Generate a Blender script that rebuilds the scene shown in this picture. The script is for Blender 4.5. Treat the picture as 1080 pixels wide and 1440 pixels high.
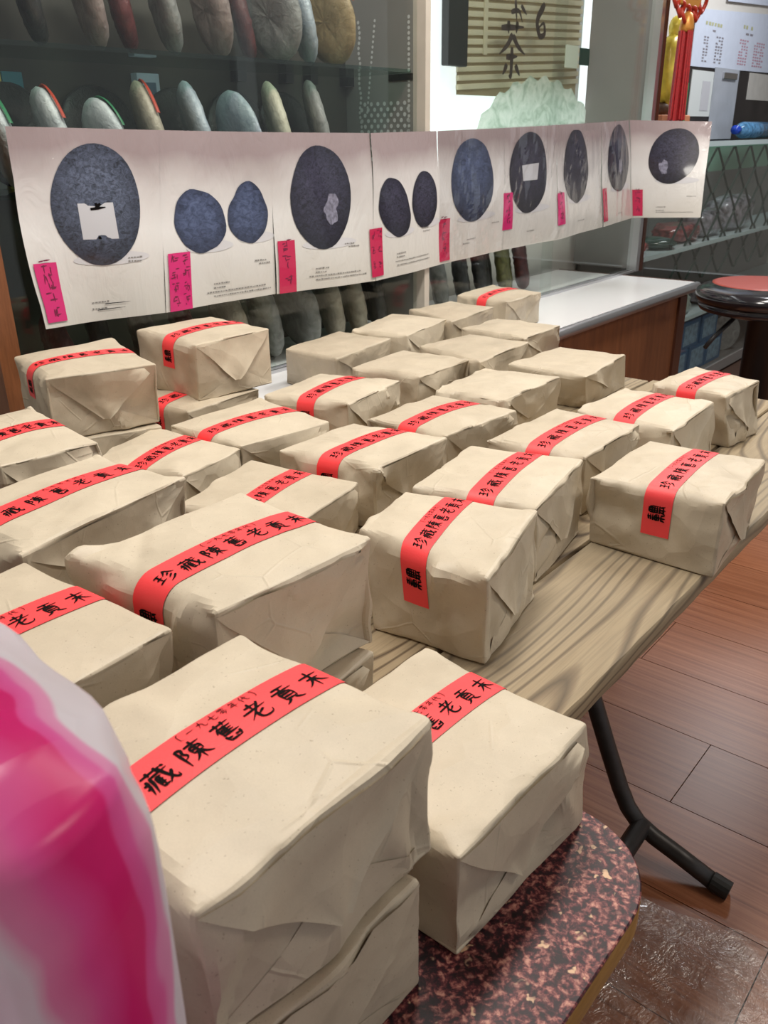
import bpy, math, random
import numpy as np
from mathutils import Vector, Matrix
from mathutils.bvhtree import BVHTree

for _o in list(bpy.data.objects):
    bpy.data.objects.remove(_o, do_unlink=True)
S = bpy.context.scene
COL = S.collection
rnd = random.Random(7)

# ------------------------------------------------------------------ camera
CH = 1.3178
PITCH, ROLL, FPX = 0.41658, -0.01605, 1190.8
_cp, _sp, _cr, _sr = math.cos(PITCH), math.sin(PITCH), math.cos(ROLL), math.sin(ROLL)
_fw = Vector((0, _cp, -_sp)); _up = Vector((0, _sp, _cp)); _rt = Vector((1, 0, 0))
_r2 = _cr * _rt + _sr * _up
_u2 = -_sr * _rt + _cr * _up
cam_d = bpy.data.cameras.new('camera')
cam = bpy.data.objects.new('camera', cam_d)
COL.objects.link(cam)
cam.matrix_world = Matrix(((_r2.x, _u2.x, -_fw.x, 0), (_r2.y, _u2.y, -_fw.y, 0), (_r2.z, _u2.z, -_fw.z, CH), (0, 0, 0, 1)))
cam_d.sensor_fit = 'VERTICAL'
cam_d.sensor_height = 36.0
cam_d.lens = FPX * 36.0 / 1440.0
cam_d.clip_start = 0.02
cam_d.dof.use_dof = True
cam_d.dof.focus_distance = 1.15
cam_d.dof.aperture_fstop = 18.0
S.camera = cam

# ------------------------------------------------------------------ world, lamps, exposure
wd = bpy.data.worlds.new('daylight'); S.world = wd; wd.use_nodes = True
_bg = wd.node_tree.nodes['Background']
_bg.inputs[0].default_value = (0.93, 0.97, 1.0, 1)
_bg.inputs[1].default_value = 0.6
S.view_settings.view_transform = 'Standard'
S.view_settings.look = 'None'
S.view_settings.gamma = 1.0
S.view_settings.use_curve_mapping = False
S.view_settings.exposure = 0.0
S.cycles.use_denoising = True
S.cycles.max_bounces = 8
S.cycles.transparent_max_bounces = 16

PHI = math.radians(40)
NX = Vector((math.cos(PHI), -math.sin(PHI), 0))   # away from the cabinet, into the shop
UX = Vector((math.sin(PHI), math.cos(PHI), 0))    # along the cabinet
def W(n, u, z):
    return NX * n + UX * u + Vector((0, 0, z))

LAMPS = [(-0.85, 0.85, 36, (1.0, 0.95, 0.87)), (-0.75, 2.7, 32, (1.0, 0.95, 0.87)), (0.9, 2.2, 24, (1.0, 0.92, 0.80)), (-1.2, 5.0, 30, (0.95, 0.97, 1.0))]
for (n, u, e, c) in LAMPS:
    ld = bpy.data.lights.new('tube_light', 'AREA'); ld.shape = 'RECTANGLE'; ld.size = 0.3; ld.size_y = 1.2
    ld.energy = e; ld.color = c
    lo = bpy.data.objects.new('tube_light', ld); COL.objects.link(lo)
    lo.location = W(n, u, 2.66); lo.rotation_euler = (0, 0, -PHI)

# ------------------------------------------------------------------ helpers
def link(o, parent=None):
    COL.objects.link(o)
    if parent is not None:
        o.parent = parent
    return o
def tag(o, label=None, cat=None, group=None, kind=None):
    if label: o['label'] = label
    if cat: o['category'] = cat
    if group: o['group'] = group
    if kind: o['kind'] = kind
    return o
def empty(name, loc, label=None, cat=None, group=None, kind=None):
    o = bpy.data.objects.new(name, None); o.empty_display_size = 0.05
    o.location = loc
    link(o); return tag(o, label, cat, group, kind)
def mesh_obj(name, verts, faces, mat, parent=None, origin=None, smooth=False, mats=None, fmat=None, uv=None):
    """verts in world coordinates; the origin is the parent's location, else `origin`, else the base centre"""
    v = np.array([tuple(p) for p in verts], dtype=float) if not isinstance(verts, np.ndarray) else verts
    if parent is not None:
        q = parent; org = np.zeros(3)
        while q is not None:
            org = org + np.array(q.location); q = q.parent
    elif origin is not None:
        org = np.array(tuple(origin))
    else:
        org = (v.min(0) + v.max(0)) / 2; org[2] = v[:, 2].min()
    me = bpy.data.meshes.new(name)
    me.from_pydata((v - org).tolist(), [], faces)
    if mats:
        for m in mats: me.materials.append(m)
        if fmat is not None:
            me.polygons.foreach_set('material_index', fmat)
    elif mat: me.materials.append(mat)
    if uv is not None:
        ul = me.uv_layers.new(name='UVMap')
        uv = np.asarray(uv, dtype=float)
        li = np.zeros(len(me.loops), dtype=np.int32); me.loops.foreach_get('vertex_index', li)
        ul.data.foreach_set('uv', uv[li].ravel())
    if smooth:
        me.polygons.foreach_set('use_smooth', [True] * len(me.polygons))
    me.update()
    o = bpy.data.objects.new(name, me)
    if parent is None: o.location = org
    return link(o, parent)

class MB:
    """collects shapes in shop coordinates (n, u, z) for ONE part"""
    def __init__(self, shop=True): self.v = []; self.f = []; self.shop = shop
    def pt(self, p):
        return W(*p) if self.shop else Vector(p)
    def add(self, vs, fs):
        b = len(self.v); self.v += [self.pt(p) for p in vs]; self.f += [tuple(i + b for i in f) for f in fs]
    def box(self, a, b, bev=0.0):
        (x0, y0, z0), (x1, y1, z1) = a, b
        if x0 > x1: x0, x1 = x1, x0
        if y0 > y1: y0, y1 = y1, y0
        if z0 > z1: z0, z1 = z1, z0
        if bev <= 0:
            self.add([(x0, y0, z0), (x1, y0, z0), (x1, y1, z0), (x0, y1, z0), (x0, y0, z1), (x1, y0, z1), (x1, y1, z1), (x0, y1, z1)],
                     [(0, 3, 2, 1), (4, 5, 6, 7), (0, 1, 5, 4), (1, 2, 6, 5), (2, 3, 7, 6), (3, 0, 4, 7)])
        else:
            e = bev
            lv = []
            for z, i in ((z0, e), (z0 + e, 0), (z1 - e, 0), (z1, e)):
                lv.append([(x0 + i + e * (i == 0) * 0, y0 + i, z), (x1 - i, y0 + i, z), (x1 - i, y1 - i, z), (x0 + i, y1 - i, z)])
            vs = [p for l in lv for p in l]
            fs = [(3, 2, 1, 0), (12, 13, 14, 15)]
            for k in range(3):
                for j in range(4):
                    fs.append((k * 4 + j, k * 4 + (j + 1) % 4, k * 4 + 4 + (j + 1) % 4, k * 4 + 4 + j))
            self.add(vs, fs)
        return self
    def tube(self, pts, r, seg=12, caps=True):
        P = [Vector(p) for p in pts]; n = len(P)
        rs = r if isinstance(r, (list, tuple)) else [r] * n
        t0 = (P[1] - P[0]).normalized()
        a = Vector((0, 0, 1)) if abs(t0.z) < 0.9 else Vector((1, 0, 0))
        x = t0.cross(a).normalized()
        vs = []
        for i in range(n):
            t = (P[min(i + 1, n - 1)] - P[max(i - 1, 0)]).normalized()
            x = (x - t * x.dot(t)).normalized(); y = t.cross(x)
            for k in range(seg):
                an = 2 * math.pi * k / seg
                vs.append(P[i] + (x * math.cos(an) + y * math.sin(an)) * rs[i])
        fs = [(i * seg + k, i * seg + (k + 1) % seg, (i + 1) * seg + (k + 1) % seg, (i + 1) * seg + k) for i in range(n - 1) for k in range(seg)]
        if caps:
            fs.append(tuple(range(seg))[::-1]); fs.append(tuple((n - 1) * seg + k for k in range(seg)))
        self.add(vs, fs); return self
    def lathe(self, c, prof, seg=32):
        """prof: list of (r, z) about the vertical axis through c=(n,u)"""
        vs = []
        for (r, z) in prof:
            for k in range(seg):
                an = 2 * math.pi * k / seg
                vs.append((c[0] + r * math.cos(an), c[1] + r * math.sin(an), z))
        m = len(prof)
        fs = [(i * seg + k, i * seg + (k + 1) % seg, (i + 1) * seg + (k + 1) % seg, (i + 1) * seg + k) for i in range(m - 1) for k in range(seg)]
        fs.append(tuple(range(seg))[::-1]); fs.append(tuple((m - 1) * seg + k for k in range(seg)))
        self.add(vs, fs); return self
    def build(self, name, mat, parent=None, smooth=False, origin=None):
        return mesh_obj(name, self.v, self.f, mat, parent, origin, smooth)

def smooth_by_angle(o, deg=35):
    me = o.data
    me.polygons.foreach_set('use_smooth', [True] * len(me.polygons))
    try:
        me.set_sharp_from_angle(angle=math.radians(deg))
    except Exception:
        pass
    return o

# ------------------------------------------------------------------ materials
MATS = {}
class NT:
    def __init__(self, name):
        self.m = bpy.data.materials.new(name); self.m.use_nodes = True
        self.t = self.m.node_tree; self.b = self.t.nodes['Principled BSDF']; self.out = self.t.nodes['Material Output']
        MATS[name] = self.m
    def n(self, typ, **kw):
        nd = self.t.nodes.new(typ)
        for k, v in kw.items():
            if k.startswith('i_'):
                key = k[2:].replace('_', ' ')
                key = int(key) if key.isdigit() else key
                nd.inputs[key].default_value = v
            else: setattr(nd, k, v)
        return nd
    def l(self, a, b): self.t.links.new(a, b); return self
    def coords(self, scale=(1, 1, 1), kind='Object', rot=(0, 0, 0), loc=(0, 0, 0)):
        tc = self.n('ShaderNodeTexCoord'); mp = self.n('ShaderNodeMapping')
        mp.inputs['Scale'].default_value = scale; mp.inputs['Rotation'].default_value = rot; mp.inputs['Location'].default_value = loc
        self.l(tc.outputs[kind], mp.inputs['Vector']); return mp.outputs['Vector']
    def noise(self, vec, scale, detail=3, rough=0.5, dist=0.0):
        nd = self.n('ShaderNodeTexNoise'); nd.inputs['Scale'].default_value = scale; nd.inputs['Detail'].default_value = detail
        nd.inputs['Roughness'].default_value = rough; nd.inputs['Distortion'].default_value = dist
        if vec is not None: self.l(vec, nd.inputs['Vector'])
        return nd
    def ramp(self, fac, stops, interp='LINEAR'):
        nd = self.n('ShaderNodeValToRGB'); cr = nd.color_ramp; cr.interpolation = interp
        while len(cr.elements) < len(stops): cr.elements.new(0.5)
        for e, (p, c) in zip(cr.elements, stops):
            e.position = p; e.color = (*c, 1) if len(c) == 3 else c
        self.l(fac, nd.inputs['Fac']); return nd
    def mix(self, fac, a, b, blend='MIX'):
        nd = self.n('ShaderNodeMix', data_type='RGBA', blend_type=blend)
        for sock, val in ((nd.inputs[0], fac), (nd.inputs[6], a), (nd.inputs[7], b)):
            if hasattr(val, 'links'): self.l(val, sock)
            elif isinstance(val, (int, float)): sock.default_value = val
            else: sock.default_value = (*val, 1)
        return nd.outputs[2]
    def bump(self, h, strength=0.3, dist=0.001, normal=None):
        nd = self.n('ShaderNodeBump'); nd.inputs['Strength'].default_value = strength; nd.inputs['Distance'].default_value = dist
        self.l(h, nd.inputs['Height'])
        if normal is not None: self.l(normal, nd.inputs['Normal'])
        self.l(nd.outputs[0], self.b.inputs['Normal']); return nd.outputs[0]
    def set(self, **kw):
        for k, v in kw.items():
            key = k.replace('_', ' ')
            s = self.b.inputs[key]
            if hasattr(v, 'links'): self.l(v, s)
            elif isinstance(v, (tuple, list)): s.default_value = (*v, 1) if len(v) == 3 else v
            else: s.default_value = v
        return self

def plain(name, col, rough=0.5, metal=0.0, var=0.0, vscale=20, bump=0.0, bscale=60, spec=0.5, coat=0.0, **kw):
    m = NT(name); m.set(Roughness=rough, Metallic=metal, **{'Specular_IOR_Level': spec, 'Coat_Weight': coat})
    if var > 0:
        nz = m.noise(m.coords(), vscale, 4)
        lo = tuple(c * (1 - var) for c in col); hi = tuple(min(1, c * (1 + var)) for c in col)
        r = m.ramp(nz.outputs['Fac'], [(0.3, lo), (0.7, hi)]); m.set(Base_Color=r.outputs[0])
    else: m.set(Base_Color=col)
    if bump > 0:
        nb = m.noise(m.coords(), bscale, 5); m.bump(nb.outputs['Fac'], bump, 0.002)
    for k, v in kw.items(): m.set(**{k: v})
    return m.m

def emis(name, col, s):
    m = NT(name); m.set(Base_Color=col, Roughness=0.5); m.set(Emission_Color=col, Emission_Strength=s); return m.m

def glass(name, tint=(1, 1, 1), gloss=0.025, rough=0.0, edge=0.35):
    m = NT(name); t = m.t
    tr = m.n('ShaderNodeBsdfTransparent'); tr.inputs[0].default_value = (*tint, 1)
    gl = m.n('ShaderNodeBsdfGlossy'); gl.inputs['Roughness'].default_value = rough
    fc = m.n('ShaderNodeLayerWeight'); fc.inputs['Blend'].default_value = 0.5
    pw = m.n('ShaderNodeMath', operation='POWER'); m.l(fc.outputs['Facing'], pw.inputs[0]); pw.inputs[1].default_value = 5.0
    lw = m.n('ShaderNodeMath', operation='MULTIPLY_ADD'); m.l(pw.outputs[0], lw.inputs[0]); lw.inputs[1].default_value = 0.9; lw.inputs[2].default_value = gloss
    mx = m.n('ShaderNodeMixShader')
    m.l(lw.outputs[0], mx.inputs[0]); m.l(tr.outputs[0], mx.inputs[1]); m.l(gl.outputs[0], mx.inputs[2])
    m.l(mx.outputs[0], m.out.inputs['Surface']); return m.m

# kraft paper
def make_kraft(name, a, b):
    m = NT(name)
    oi = m.n('ShaderNodeObjectInfo'); sh = m.n('ShaderNodeVectorMath', operation='SCALE')
    sh.inputs[0].default_value = (13.0, 7.0, 5.0); m.l(oi.outputs['Random'], sh.inputs['Scale'])
    av = m.n('ShaderNodeVectorMath', operation='ADD'); m.l(m.coords(), av.inputs[0]); m.l(sh.outputs[0], av.inputs[1])
    v = av.outputs[0]
    big = m.noise(v, 14, 4, 0.6)
    fib = m.noise(m.coords((1, 1, 1)), 900, 3, 0.7)
    base = m.ramp(big.outputs['Fac'], [(0.3, a), (0.72, b)])
    spk = m.noise(v, 420, 1, 0.5)
    sp = m.ramp(spk.outputs['Fac'], [(0.24, (0.55, 0.5, 0.45)), (0.275, (1, 1, 1))])
    c1 = m.mix(0.7, base.outputs[0], sp.outputs[0], 'MULTIPLY')
    fr = m.ramp(fib.outputs['Fac'], [(0.3, (0.9, 0.9, 0.9)), (0.7, (1.06, 1.06, 1.06))])
    c2 = m.mix(0.5, c1, fr.outputs[0], 'MULTIPLY')
    m.set(Base_Color=c2, Roughness=0.5)
    m.b.inputs['Specular IOR Level'].default_value = 0.42
    # crumpled facets from two distorted voronoi fields
    w1 = m.noise(v, 9, 2); add = m.n('ShaderNodeVectorMath', operation='MULTIPLY_ADD')
    m.l(w1.outputs['Color'], add.inputs[0]); add.inputs[1].default_value = (0.03, 0.03, 0.03); m.l(v, add.inputs[2])
    vo = m.n('ShaderNodeTexVoronoi', feature='F1'); vo.inputs['Scale'].default_value = 17; m.l(add.outputs[0], vo.inputs['Vector'])
    vo2 = m.n('ShaderNodeTexVoronoi', feature='F1'); vo2.inputs['Scale'].default_value = 41; m.l(add.outputs[0], vo2.inputs['Vector'])
    h = m.n('ShaderNodeMath', operation='MULTIPLY_ADD'); m.l(vo2.outputs['Distance'], h.inputs[0]); h.inputs[1].default_value = 0.22; m.l(vo.outputs['Distance'], h.inputs[2])
    n1 = m.n('ShaderNodeBump'); n1.inputs['Strength'].default_value = 0.42; n1.inputs['Distance'].default_value = 0.01; m.l(h.outputs[0], n1.inputs['Height'])
    ve = m.n('ShaderNodeTexVoronoi', feature='DISTANCE_TO_EDGE'); ve.inputs['Scale'].default_value = 12; m.l(v, ve.inputs['Vector'])
    er = m.ramp(ve.outputs['Distance'], [(0.0, (1, 1, 1)), (0.022, (0, 0, 0))])
    mk = m.noise(v, 11, 1, 0.5); mr = m.ramp(mk.outputs['Fac'], [(0.53, (0, 0, 0)), (0.63, (1, 1, 1))])
    ce = m.mix(1.0, er.outputs[0], mr.outputs[0], 'MULTIPLY')
    n2 = m.n('ShaderNodeBump'); n2.inputs['Strength'].default_value = 0.4; n2.inputs['Distance'].default_value = 0.0016; m.l(ce, n2.inputs['Height']); m.l(n1.outputs[0], n2.inputs['Normal'])
    m.bump(fib.outputs['Fac'], 0.12, 0.0006, n2.outputs[0])
    return m.m
KRAFT = [make_kraft('kraft_paper', (0.49, 0.42, 0.316), (0.59, 0.51, 0.39)),
         make_kraft('kraft_paper_pale', (0.53, 0.46, 0.352), (0.63, 0.55, 0.425)),
         make_kraft('kraft_paper_tan', (0.45, 0.385, 0.288), (0.55, 0.47, 0.355))]
M_BAND = plain('red_paper', (0.93, 0.060, 0.068), 0.5, var=0.05, vscale=30, bump=0.1, bscale=500)
M_INK = plain('black_ink', (0.004, 0.003, 0.003), 0.7, spec=0.08)
M_INKRED = plain('small_ink', (0.05, 0.004, 0.005), 0.7, spec=0.08)


# ------------------------------------------------------------------ more materials
def wood(name, a, b, c, scale=1.0, stretch=(14, 1.2, 14), rough=0.5, ring=3.0, coat=0.0, bump=0.15, rnd_off=True, spec=0.4):
    m = NT(name)
    oi = m.n('ShaderNodeObjectInfo'); sh = m.n('ShaderNodeVectorMath', operation='SCALE')
    sh.inputs[0].default_value = (3.1, 7.7, 5.3); m.l(oi.outputs['Random'], sh.inputs['Scale'])
    av = m.n('ShaderNodeVectorMath', operation='ADD'); m.l(m.coords(stretch), av.inputs[0]); m.l(sh.outputs[0], av.inputs[1])
    v = av.outputs[0]
    n1 = m.noise(v, ring * scale, 5, 0.6, 0.6)
    n2 = m.noise(v, 26 * scale, 3, 0.6)
    r1 = m.ramp(n1.outputs['Fac'], [(0.28, a), (0.5, b), (0.72, c)])
    r2 = m.ramp(n2.outputs['Fac'], [(0.35, (0.80, 0.80, 0.80)), (0.62, (1.06, 1.06, 1.06))])
    col = m.mix(0.75, r1.outputs[0], r2.outputs[0], 'MULTIPLY')
    hv = m.n('ShaderNodeHueSaturation'); ml = m.n('ShaderNodeMapRange')
    ml.inputs[3].default_value = 0.86; ml.inputs[4].default_value = 1.12
    m.l(oi.outputs['Random'], ml.inputs[0]); m.l(ml.outputs[0], hv.inputs['Value']); m.l(col, hv.inputs['Color'])
    m.set(Base_Color=hv.outputs[0], Roughness=rough, Coat_Weight=coat); m.b.inputs['Specular IOR Level'].default_value = spec
    m.bump(n2.outputs['Fac'], bump, 0.001)
    return m.m
# floor planks and cabinet pieces live in world axes, so the grain is turned with the shop
def shop_wood(name, a, b, c, along, **kw):
    return wood(name, a, b, c, **kw)

M_FLOOR = wood('laminate_floor', (0.20, 0.068, 0.032), (0.31, 0.120, 0.060), (0.40, 0.172, 0.090), stretch=(1.3, 16, 1), rough=0.33, ring=1.6, bump=0.05, spec=0.5)
M_GAP = plain('floor_gap', (0.05, 0.022, 0.012), 0.7)
M_BASEWOOD = wood('brown_cabinet_wood', (0.15, 0.052, 0.020), (0.21, 0.076, 0.029), (0.26, 0.098, 0.038), stretch=(9, 9, 0.8), rough=0.4, ring=2.4, bump=0.05)
M_DARKWOOD = wood('dark_brown_stile', (0.045, 0.015, 0.008), (0.065, 0.022, 0.012), (0.085, 0.030, 0.015), stretch=(12, 12, 0.8), rough=0.4, bump=0.05)
M_WALL = plain('painted_wall', (0.62, 0.60, 0.56), 0.8, var=0.04, vscale=3)
M_CEIL = plain('white_ceiling', (0.75, 0.74, 0.71), 0.8)
M_WHITELAM = plain('white_laminate', (0.93, 0.94, 0.96), 0.2, coat=0.4)
M_ALU = plain('aluminium', (0.62, 0.63, 0.66), 0.3, metal=0.9)
M_CREAM = plain('cream_post', (0.55, 0.50, 0.43), 0.5, var=0.1, vscale=8)
M_GREYPANEL = plain('grey_panel', (0.235, 0.225, 0.215), 0.55, var=0.06, vscale=5)
M_BACK = plain('dim_back_panel', (0.06, 0.054, 0.043), 0.6, var=0.3, vscale=4)
M_GLASS = glass('clear_glass', (0.96, 0.98, 0.97))
M_SHELF = glass('green_shelf_glass', (0.74, 0.86, 0.82))
M_BLACK = plain('black_plastic', (0.012, 0.012, 0.013), 0.4)
M_STEEL = plain('dark_steel_tube', (0.035, 0.031, 0.030), 0.42, metal=0.35, var=0.25, vscale=40, bump=0.1, bscale=120)
M_RUBBER = plain('black_rubber', (0.014, 0.014, 0.014), 0.55)

# weathered boards: long grain lines plus a few wide loops
def make_boards():
    m = NT('weathered_boards')
    oi = m.n('ShaderNodeObjectInfo'); sh = m.n('ShaderNodeVectorMath', operation='SCALE')
    sh.inputs[0].default_value = (1.9, 3.7, 2.3); m.l(oi.outputs['Random'], sh.inputs['Scale'])
    av = m.n('ShaderNodeVectorMath', operation='ADD'); m.l(m.coords((1, 0.16, 1)), av.inputs[0]); m.l(sh.outputs[0], av.inputs[1])
    v = av.outputs[0]
    w1 = m.noise(v, 6.0, 1.2, 0.4)
    mm = m.n('ShaderNodeMath', operation='MULTIPLY'); m.l(w1.outputs['Fac'], mm.inputs[0]); mm.inputs[1].default_value = 46.0
    fr = m.n('ShaderNodeMath', operation='PINGPONG'); m.l(mm.outputs[0], fr.inputs[0]); fr.inputs[1].default_value = 1.0
    rings = m.ramp(fr.outputs[0], [(0.0, (0.075, 0.047, 0.024)), (0.24, (0.22, 0.155, 0.09)), (0.42, (0.37, 0.285, 0.175)), (1.0, (0.35, 0.265, 0.16))])
    fine = m.noise(m.coords((60, 1.5, 20)), 5, 3, 0.6)
    fr2 = m.ramp(fine.outputs['Fac'], [(0.35, (0.70, 0.69, 0.68)), (0.6, (1.05, 1.05, 1.05))])
    col = m.mix(0.7, rings.outputs[0], fr2.outputs[0], 'MULTIPLY')
    grey = m.noise(v, 3, 3, 0.6)
    gr = m.ramp(grey.outputs['Fac'], [(0.35, (0, 0, 0)), (0.7, (0.65, 0.65, 0.65))])
    col = m.mix(gr.outputs[0], col, (0.29, 0.25, 0.185))
    m.set(Base_Color=col, Roughness=0.62); m.b.inputs['Specular IOR Level'].default_value = 0.3
    m.bump(fine.outputs['Fac'], 0.35, 0.0012)
    return m.m
M_BOARD = make_boards()

def make_marble():
    m = NT('red_marbled_laminate')
    v = m.coords()
    w = m.noise(v, 60, 3); ad = m.n('ShaderNodeVectorMath', operation='MULTIPLY_ADD'); m.l(w.outputs['Color'], ad.inputs[0]); ad.inputs[1].default_value = (0.012,) * 3; m.l(v, ad.inputs[2])
    a = m.noise(ad.outputs[0], 165, 4, 0.62)
    r = m.ramp(a.outputs['Fac'], [(0.42, (0.018, 0.005, 0.010)), (0.50, (0.085, 0.014, 0.022)), (0.57, (0.27, 0.085, 0.078)), (0.68, (0.56, 0.28, 0.215))])
    b = m.noise(ad.outputs[0], 85, 2, 0.5)
    rb = m.ramp(b.outputs['Fac'], [(0.655, (0, 0, 0)), (0.69, (1, 1, 1))])
    c = m.mix(rb.outputs[0], r.outputs[0], (0.66, 0.44, 0.28))
    d = m.noise(ad.outputs[0], 60, 3, 0.6); rd = m.ramp(d.outputs['Fac'], [(0.32, (0.35, 0.3, 0.36)), (0.5, (1, 1, 1))])
    c = m.mix(1.0, c, rd.outputs[0], 'MULTIPLY')
    m.set(Base_Color=c, Roughness=0.42); m.b.inputs['Specular IOR Level'].default_value = 0.3; return m.m
M_MARBLE = make_marble()
M_OAK = wood('golden_wood_edge', (0.24, 0.125, 0.03), (0.32, 0.175, 0.045), (0.40, 0.23, 0.07), stretch=(6, 6, 30), rough=0.45, bump=0.05)

# ------------------------------------------------------------------ room shell
fl = MB().box((-2.02, -1.6, -0.06), (4.0, 9.0, -0.014)).build('floor', M_GAP)
tag(fl, kind='structure', label='reddish brown laminate plank floor', cat='floor')
plank_me = None
PW = 0.2395
def plank(n0, n1, u0, u1):
    global plank_me
    L, Wd = n1 - n0, u1 - u0
    c = W((n0 + n1) / 2, (u0 + u1) / 2, 0)
    if plank_me is None:
        b = MB(shop=False).box((-0.5, -0.5, -0.0135), (0.5, 0.5, 0.0))
        plank_me = bpy.data.meshes.new('plank'); plank_me.from_pydata([tuple(p) for p in b.v], [], b.f); plank_me.materials.append(M_FLOOR)
    o = bpy.data.objects.new('plank', plank_me); link(o, fl)
    o.location = c - fl.location; o.rotation_euler = (0, 0, -PHI); o.scale = (L - 0.0022, Wd - 0.0022, 1)
for i in range(-3, 17):
    u0 = 1.4705 + i * PW
    st = -0.443 + ((i * 0.47) % 1.22 if i != 0 else 0.0)
    k0 = math.floor((-1.32 - st) / 1.22)
    n0 = -1.32
    for k in range(k0, k0 + 4):
        n1 = st + (k + 1) * 1.22
        if n1 - max(n0, st + k * 1.22) < 0.05 or n1 < -1.3: continue
        plank(max(-1.32, st + k * 1.22), min(n1, 1.9), u0, u0 + PW)
        if n1 > 1.9: break
tag(MB().box((-2.12, -1.6, 0), (-2.02, 2.45, 2.8)).box((-2.12, 4.1, 0), (-2.02, 9.0, 2.8)).box((-2.12, 2.45, 0), (-2.02, 4.1, 1.15)).box((-2.12, 2.45, 2.3), (-2.02, 4.1, 2.8)).build('wall_back', M_WALL), 'painted wall behind the display cabinets', 'wall', kind='structure')
tag(MB().box((-2.12, -1.7, 0), (4.0, -1.6, 2.8)).build('wall_left', M_WALL), 'painted side wall left of the cabinet', 'wall', kind='structure')
tag(MB().box((-2.12, 9.0, 0), (4.0, 9.1, 2.8)).build('wall_right', M_WALL), 'painted end wall far to the right', 'wall', kind='structure')
tag(MB().box((-2.12, -1.7, 2.8), (4.0, 9.1, 2.9)).build('ceiling', M_CEIL), 'white shop ceiling', 'ceiling', kind='structure')

for i, (n, u, e, c) in enumerate(LAMPS):
    t = empty('ceiling_light', W(n, u, 2.7), ['long ceiling light above the packages', 'long ceiling light above the far end of the table', 'long ceiling light over the open floor', 'long ceiling light before the far wall'][i], 'light', 'ceiling lights')
    MB().box((n - 0.17, u - 0.62, 2.70), (n + 0.17, u + 0.62, 2.799)).build('housing', M_ALU, t)

# ------------------------------------------------------------------ display cabinet with its ledge
cab = empty('display_cabinet', W(-1.65, 2.2, 0), 'long glass fronted display cabinet with white ledge over a brown wooden base', 'cabinet')
MB().box((-1.36, 0.80, 0.0), (-1.335, 3.50, 0.700)).build('base_panel', M_BASEWOOD, cab)
MB().box((-1.37, 3.50, 0.0), (-1.325, 3.575, 0.700), 0.004).build('stile', M_DARKWOOD, cab)
MB().box((-1.98, 3.555, 0.0), (-1.371, 3.574, 0.700)).build('base_side', M_DARKWOOD, cab)
MB().box((-1.98, 0.80, 0.0), (-1.361, 0.82, 0.700)).build('base_side', M_DARKWOOD, cab)
MB().box((-1.98, 0.78, 0.702), (-1.335, 3.66, 0.7395)).build('ledge', M_WHITELAM, cab)
b = MB(); b.tube([(-1.325, 0.78, 0.722), (-1.325, 3.665, 0.722)], 0.019, 14); o = b.build('ledge_trim', M_ALU, cab, smooth=True)
MB().box((-1.98, 3.661, 0.700), (-1.345, 3.672, 0.741)).build('ledge_end', M_DARKWOOD, cab)
for nn in (-1.665, -1.69):
    MB().box((nn - 0.004, 0.84, 0.7396), (nn + 0.004, 3.78, 0.749)).build('track', M_ALU, cab)
MB().box((-1.985, 0.80, 0.74), (-1.965, 2.20, 2.2)).build('back_panel', M_BACK, cab)
MB().box((-1.98, 0.79, 0.74), (-1.655, 0.835, 2.2)).build('end_post', M_BASEWOOD, cab)
MB().box((-1.964, 2.190, 0.75), (-1.70, 2.205, 2.2)).build('partition', M_GREYPANEL, cab)
MB().box((-1.70, 2.190, 0.75), (-1.655, 2.214, 2.2)).build('post', M_CREAM, cab)
MB().box((-1.98, 3.80, 0.75), (-1.70, 3.815, 2.2)).build('side_panel', M_GREYPANEL, cab)
MB().box((-1.70, 3.78, 0.742), (-1.655, 3.815, 2.2)).build('post', M_ALU, cab)
MB().box((-1.705, 3.8155, 0.742), (-1.652, 3.845, 2.2)).build('post', M_DARKWOOD, cab)
MB().box((-1.99, 0.78, 2.201), (-1.64, 3.85, 2.26)).build('cabinet_top', M_BASEWOOD, cab)
for (u0, u1, nn) in ((0.84, 1.54, -1.667), (1.50, 2.188, -1.688), (2.216, 3.02, -1.667), (2.98, 3.778, -1.688)):
    MB().box((nn - 0.0025, u0, 0.7495), (nn + 0.0025, u1, 2.195)).build('glass_door', M_GLASS, cab)
for z in (1.215, 1.488):
    MB().box((-1.962, 0.84, z), (-1.705, 2.186, z + 0.009)).build('glass_shelf', M_SHELF, cab)
for u in (1.72, 1.90, 2.0, 2.16):
    MB().box((-1.962, u, 1.462), (-1.93, u + 0.03, 1.4875)).build('shelf_bracket', M_BLACK, cab)
MB().box((-1.79, 2.186, 1.470), (-1.70, 2.1895, 1.4875)).build('shelf_bracket', M_BLACK, cab)

M_FILL_TUBE = emis('fill_tube_glow', (0.95, 0.97, 1.0), 2.0)
for (u, ln, e) in ((1.5, 1.2, 1.0), (3.0, 1.4, 1.4)):  # unseen tubes added under the top to brighten the dark cabinet inside
    MB().box((-1.75, u - ln / 2, 2.172), (-1.71, u + ln / 2, 2.2005)).build('added_fill_tube', M_FILL_TUBE, cab)
    ld = bpy.data.lights.new('added_fill_light', 'AREA'); ld.shape = 'RECTANGLE'; ld.size = 0.04; ld.size_y = ln; ld.energy = e; ld.color = (0.95, 0.97, 1.0)
    lo = bpy.data.objects.new('added_fill_light', ld); COL.objects.link(lo); lo.location = W(-1.73, u, 2.168); lo.rotation_euler = (0, 0, -PHI)

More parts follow.
